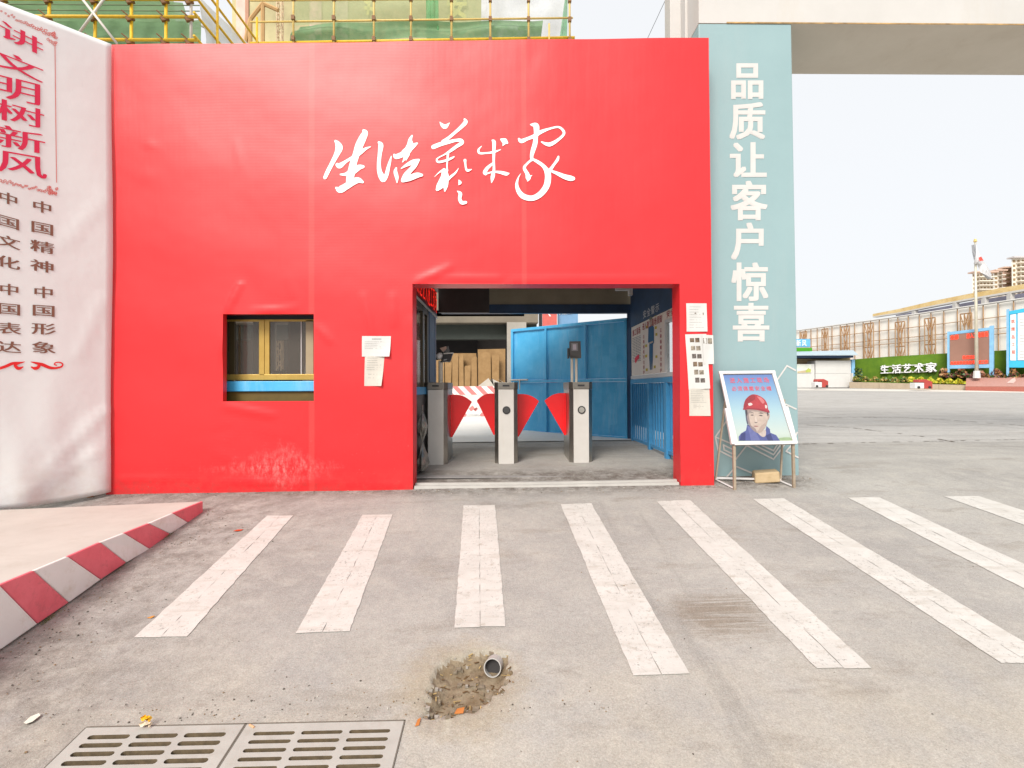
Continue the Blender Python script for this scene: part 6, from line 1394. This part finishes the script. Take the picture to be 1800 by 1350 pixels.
mb = MB(); GRM = [mat('grit_dark', (.10,.085,.07), .9), mat('grit_pale', (.50,.47,.42), .9), mat('grit_brown', (.24,.16,.09), .9)]
def grit(n, fx_, smin, smax):
    for _ in range(n):
        x, y = fx_(); s = random.uniform(smin, smax)*random.uniform(.5, 1); c = V((x, y, G(x, y)+s*.35+.002)); a = random.uniform(0, 3.1); ca, sa = math.cos(a), math.sin(a); k_ = random.choice([0, 0, 0, 2, 2, 1]); el = random.uniform(.35, 1)
        pts = []
        for sx_, sy_, sz_ in ((-1,-1,-1),(1,-1,-1),(1,1,-1),(-1,1,-1),(-.6,-.7,1),(.7,-.6,1),(.6,.7,1),(-.7,.6,1)): u, v = sx_*s, sy_*s*el; pts.append(c+V((u*ca-v*sa, u*sa+v*ca, sz_*s*.4)))
        mb.hexa(pts, k_)
kerbx = lambda y: K0.x+kd.x*((y-K0.y)/kd.y)
grit(620, lambda: (lambda y: (kerbx(y)+.01+abs(random.gauss(0, .28)), y))(random.uniform(1.8, 4.7)), .002, .0055)
grit(420, lambda: (lambda x: (x, 5.13-abs(random.gauss(0, .07))))(random.uniform(-3.9, 2.1)), .002, .006)
grit(200, lambda: (random.uniform(2.1, 3.2), 5.38-abs(random.gauss(0, .15))), .002, .006)
grit(330, lambda: (random.uniform(-3, 3.5), random.uniform(1.9, 5.0)), .0015, .004)
grit(160, lambda: (GX0+random.uniform(-.3, 2.2), GY1+abs(random.gauss(0, .1))+.01), .0015, .005)
setp(mb.build('road_grit', GRM), 'fine grit and leaf crumbs strewn along kerb and walls', 'grit', None, 'stuff')
mb = MB()   # dry weeds at the kerb foot
for _ in range(260):
    y = random.choice([random.gauss(3.55, .06), random.gauss(4.1, .05), random.gauss(3.0, .05), random.gauss(2.95, .02)]); x = kerbx(y)+random.uniform(.0, .02); z = G(x, y); a = random.uniform(-1, 1); l = random.uniform(.01, .035)
    b = V((x, y, z)); tip = b+V((abs(random.gauss(0, .6))*l, a*l*.7, l)); mb.poly([b+V((0, -.001, 0)), b+V((0, .001, 0)), tip])
setp(mb.build('kerb_weeds', mat('dry_weed', (.22,.22,.07), .8), fix=False), 'sparse dry weeds at the foot of the striped kerb', 'weeds', None, 'stuff')
def scrap(px, py, pts, m_, nm, label, cat, h=.004, curl=.006):
    c = GP(px, py); mb = MB(); n_ = len(pts)
    top = [V((c.x+a, c.y+b, G(c.x+a, c.y+b)+h+curl*((i*7) % 3)/2)) for i, (a, b) in enumerate(pts)]
    mb.prism(top, (0, 0, -.0015)); setp(mb.build(nm, m_), label, cat)
scrap(417, 934, [(-.03,0),(-.01,.02),(.02,.015),(.035,.03),(.03,-.005),(0,-.015)], mat('red_orange_foil', (.55,.06,.01), .4), 'candy_wrapper', 'small red orange wrapper on the asphalt right of the kerb tip', 'litter')
scrap(263, 1087, [(-.015,0),(.005,.012),(.025,.01),(.01,-.004)], mat('orange_leaf', (.55,.22,.03), .6), 'dead_leaf', 'tiny orange dead leaf left of the first crosswalk stripe', 'leaf')
scrap(57, 1267, [(-.018,-.02),(-.02,.012),(0,.03),(.016,.02),(.014,-.015),(0,-.028)], mat('pale_shell', (.66,.64,.56), .5), 'pale_pebble', 'pale oval scrap on the road at the lower left', 'litter', .008, .002)
wc = GP(255, 1282); t = thing('snack_wrapper', (wc.x, wc.y, wc.z), 'crumpled yellow and white wrapper standing on the far edge of the left grate', 'litter')
def crumple(c, w, h, m_, nm):
    mb = MB(); random.seed(5); n_ = 5; g = {}
    for i in range(n_+1):
        for j in range(n_+1): g[i, j] = len(mb.v); mb.v.append(c+V(((i/n_-.5)*w+random.uniform(-.004, .004), random.uniform(-.012, .012), j/n_*h+random.uniform(-.004, .004))))
    for i in range(n_):
        for j in range(n_): mb.f.append([g[i, j], g[i+1, j], g[i+1, j+1], g[i, j+1]]); mb.mi.append(0)
    mb.build(nm, m_, t, fix=False)
crumple(wc+V((0, 0, .012)), .045, .018, mat('pale_foil', (.72,.60,.45), .35), 'pale_lower_fold'); crumple(wc+V((0, .004, .03)), .036, .024, mat('yellow_foil', (.80,.45,.02), .35), 'yellow_fold')
bc_ = GP(443, 1279); mb = MB(); mb.tube(bc_+V((-.014, .008, .006)), bc_+V((.012, -.008, .006)), .0045, 8); setp(mb.build('cigarette_butt', mat('filter_tan', (.62,.36,.20), .7)), 'cigarette butt on the gap between the two drain grates', 'cigarette butt')
scrap(735, 1272, [(-.01,-.018),(-.004,.015),(.008,.02),(.006,-.012)], mat('rust_leaf', (.45,.15,.03), .6), 'dead_leaf', 'small rust coloured leaf beside the right grate corner', 'leaf')
scrap(808, 1252, [(-.022,-.012),(-.012,.012),(.02,.016),(.016,-.01)], mat('rust_leaf', (.45,.15,.03), .6), 'dead_leaf', 'rust coloured leaf at the near rim of the road hole', 'leaf')
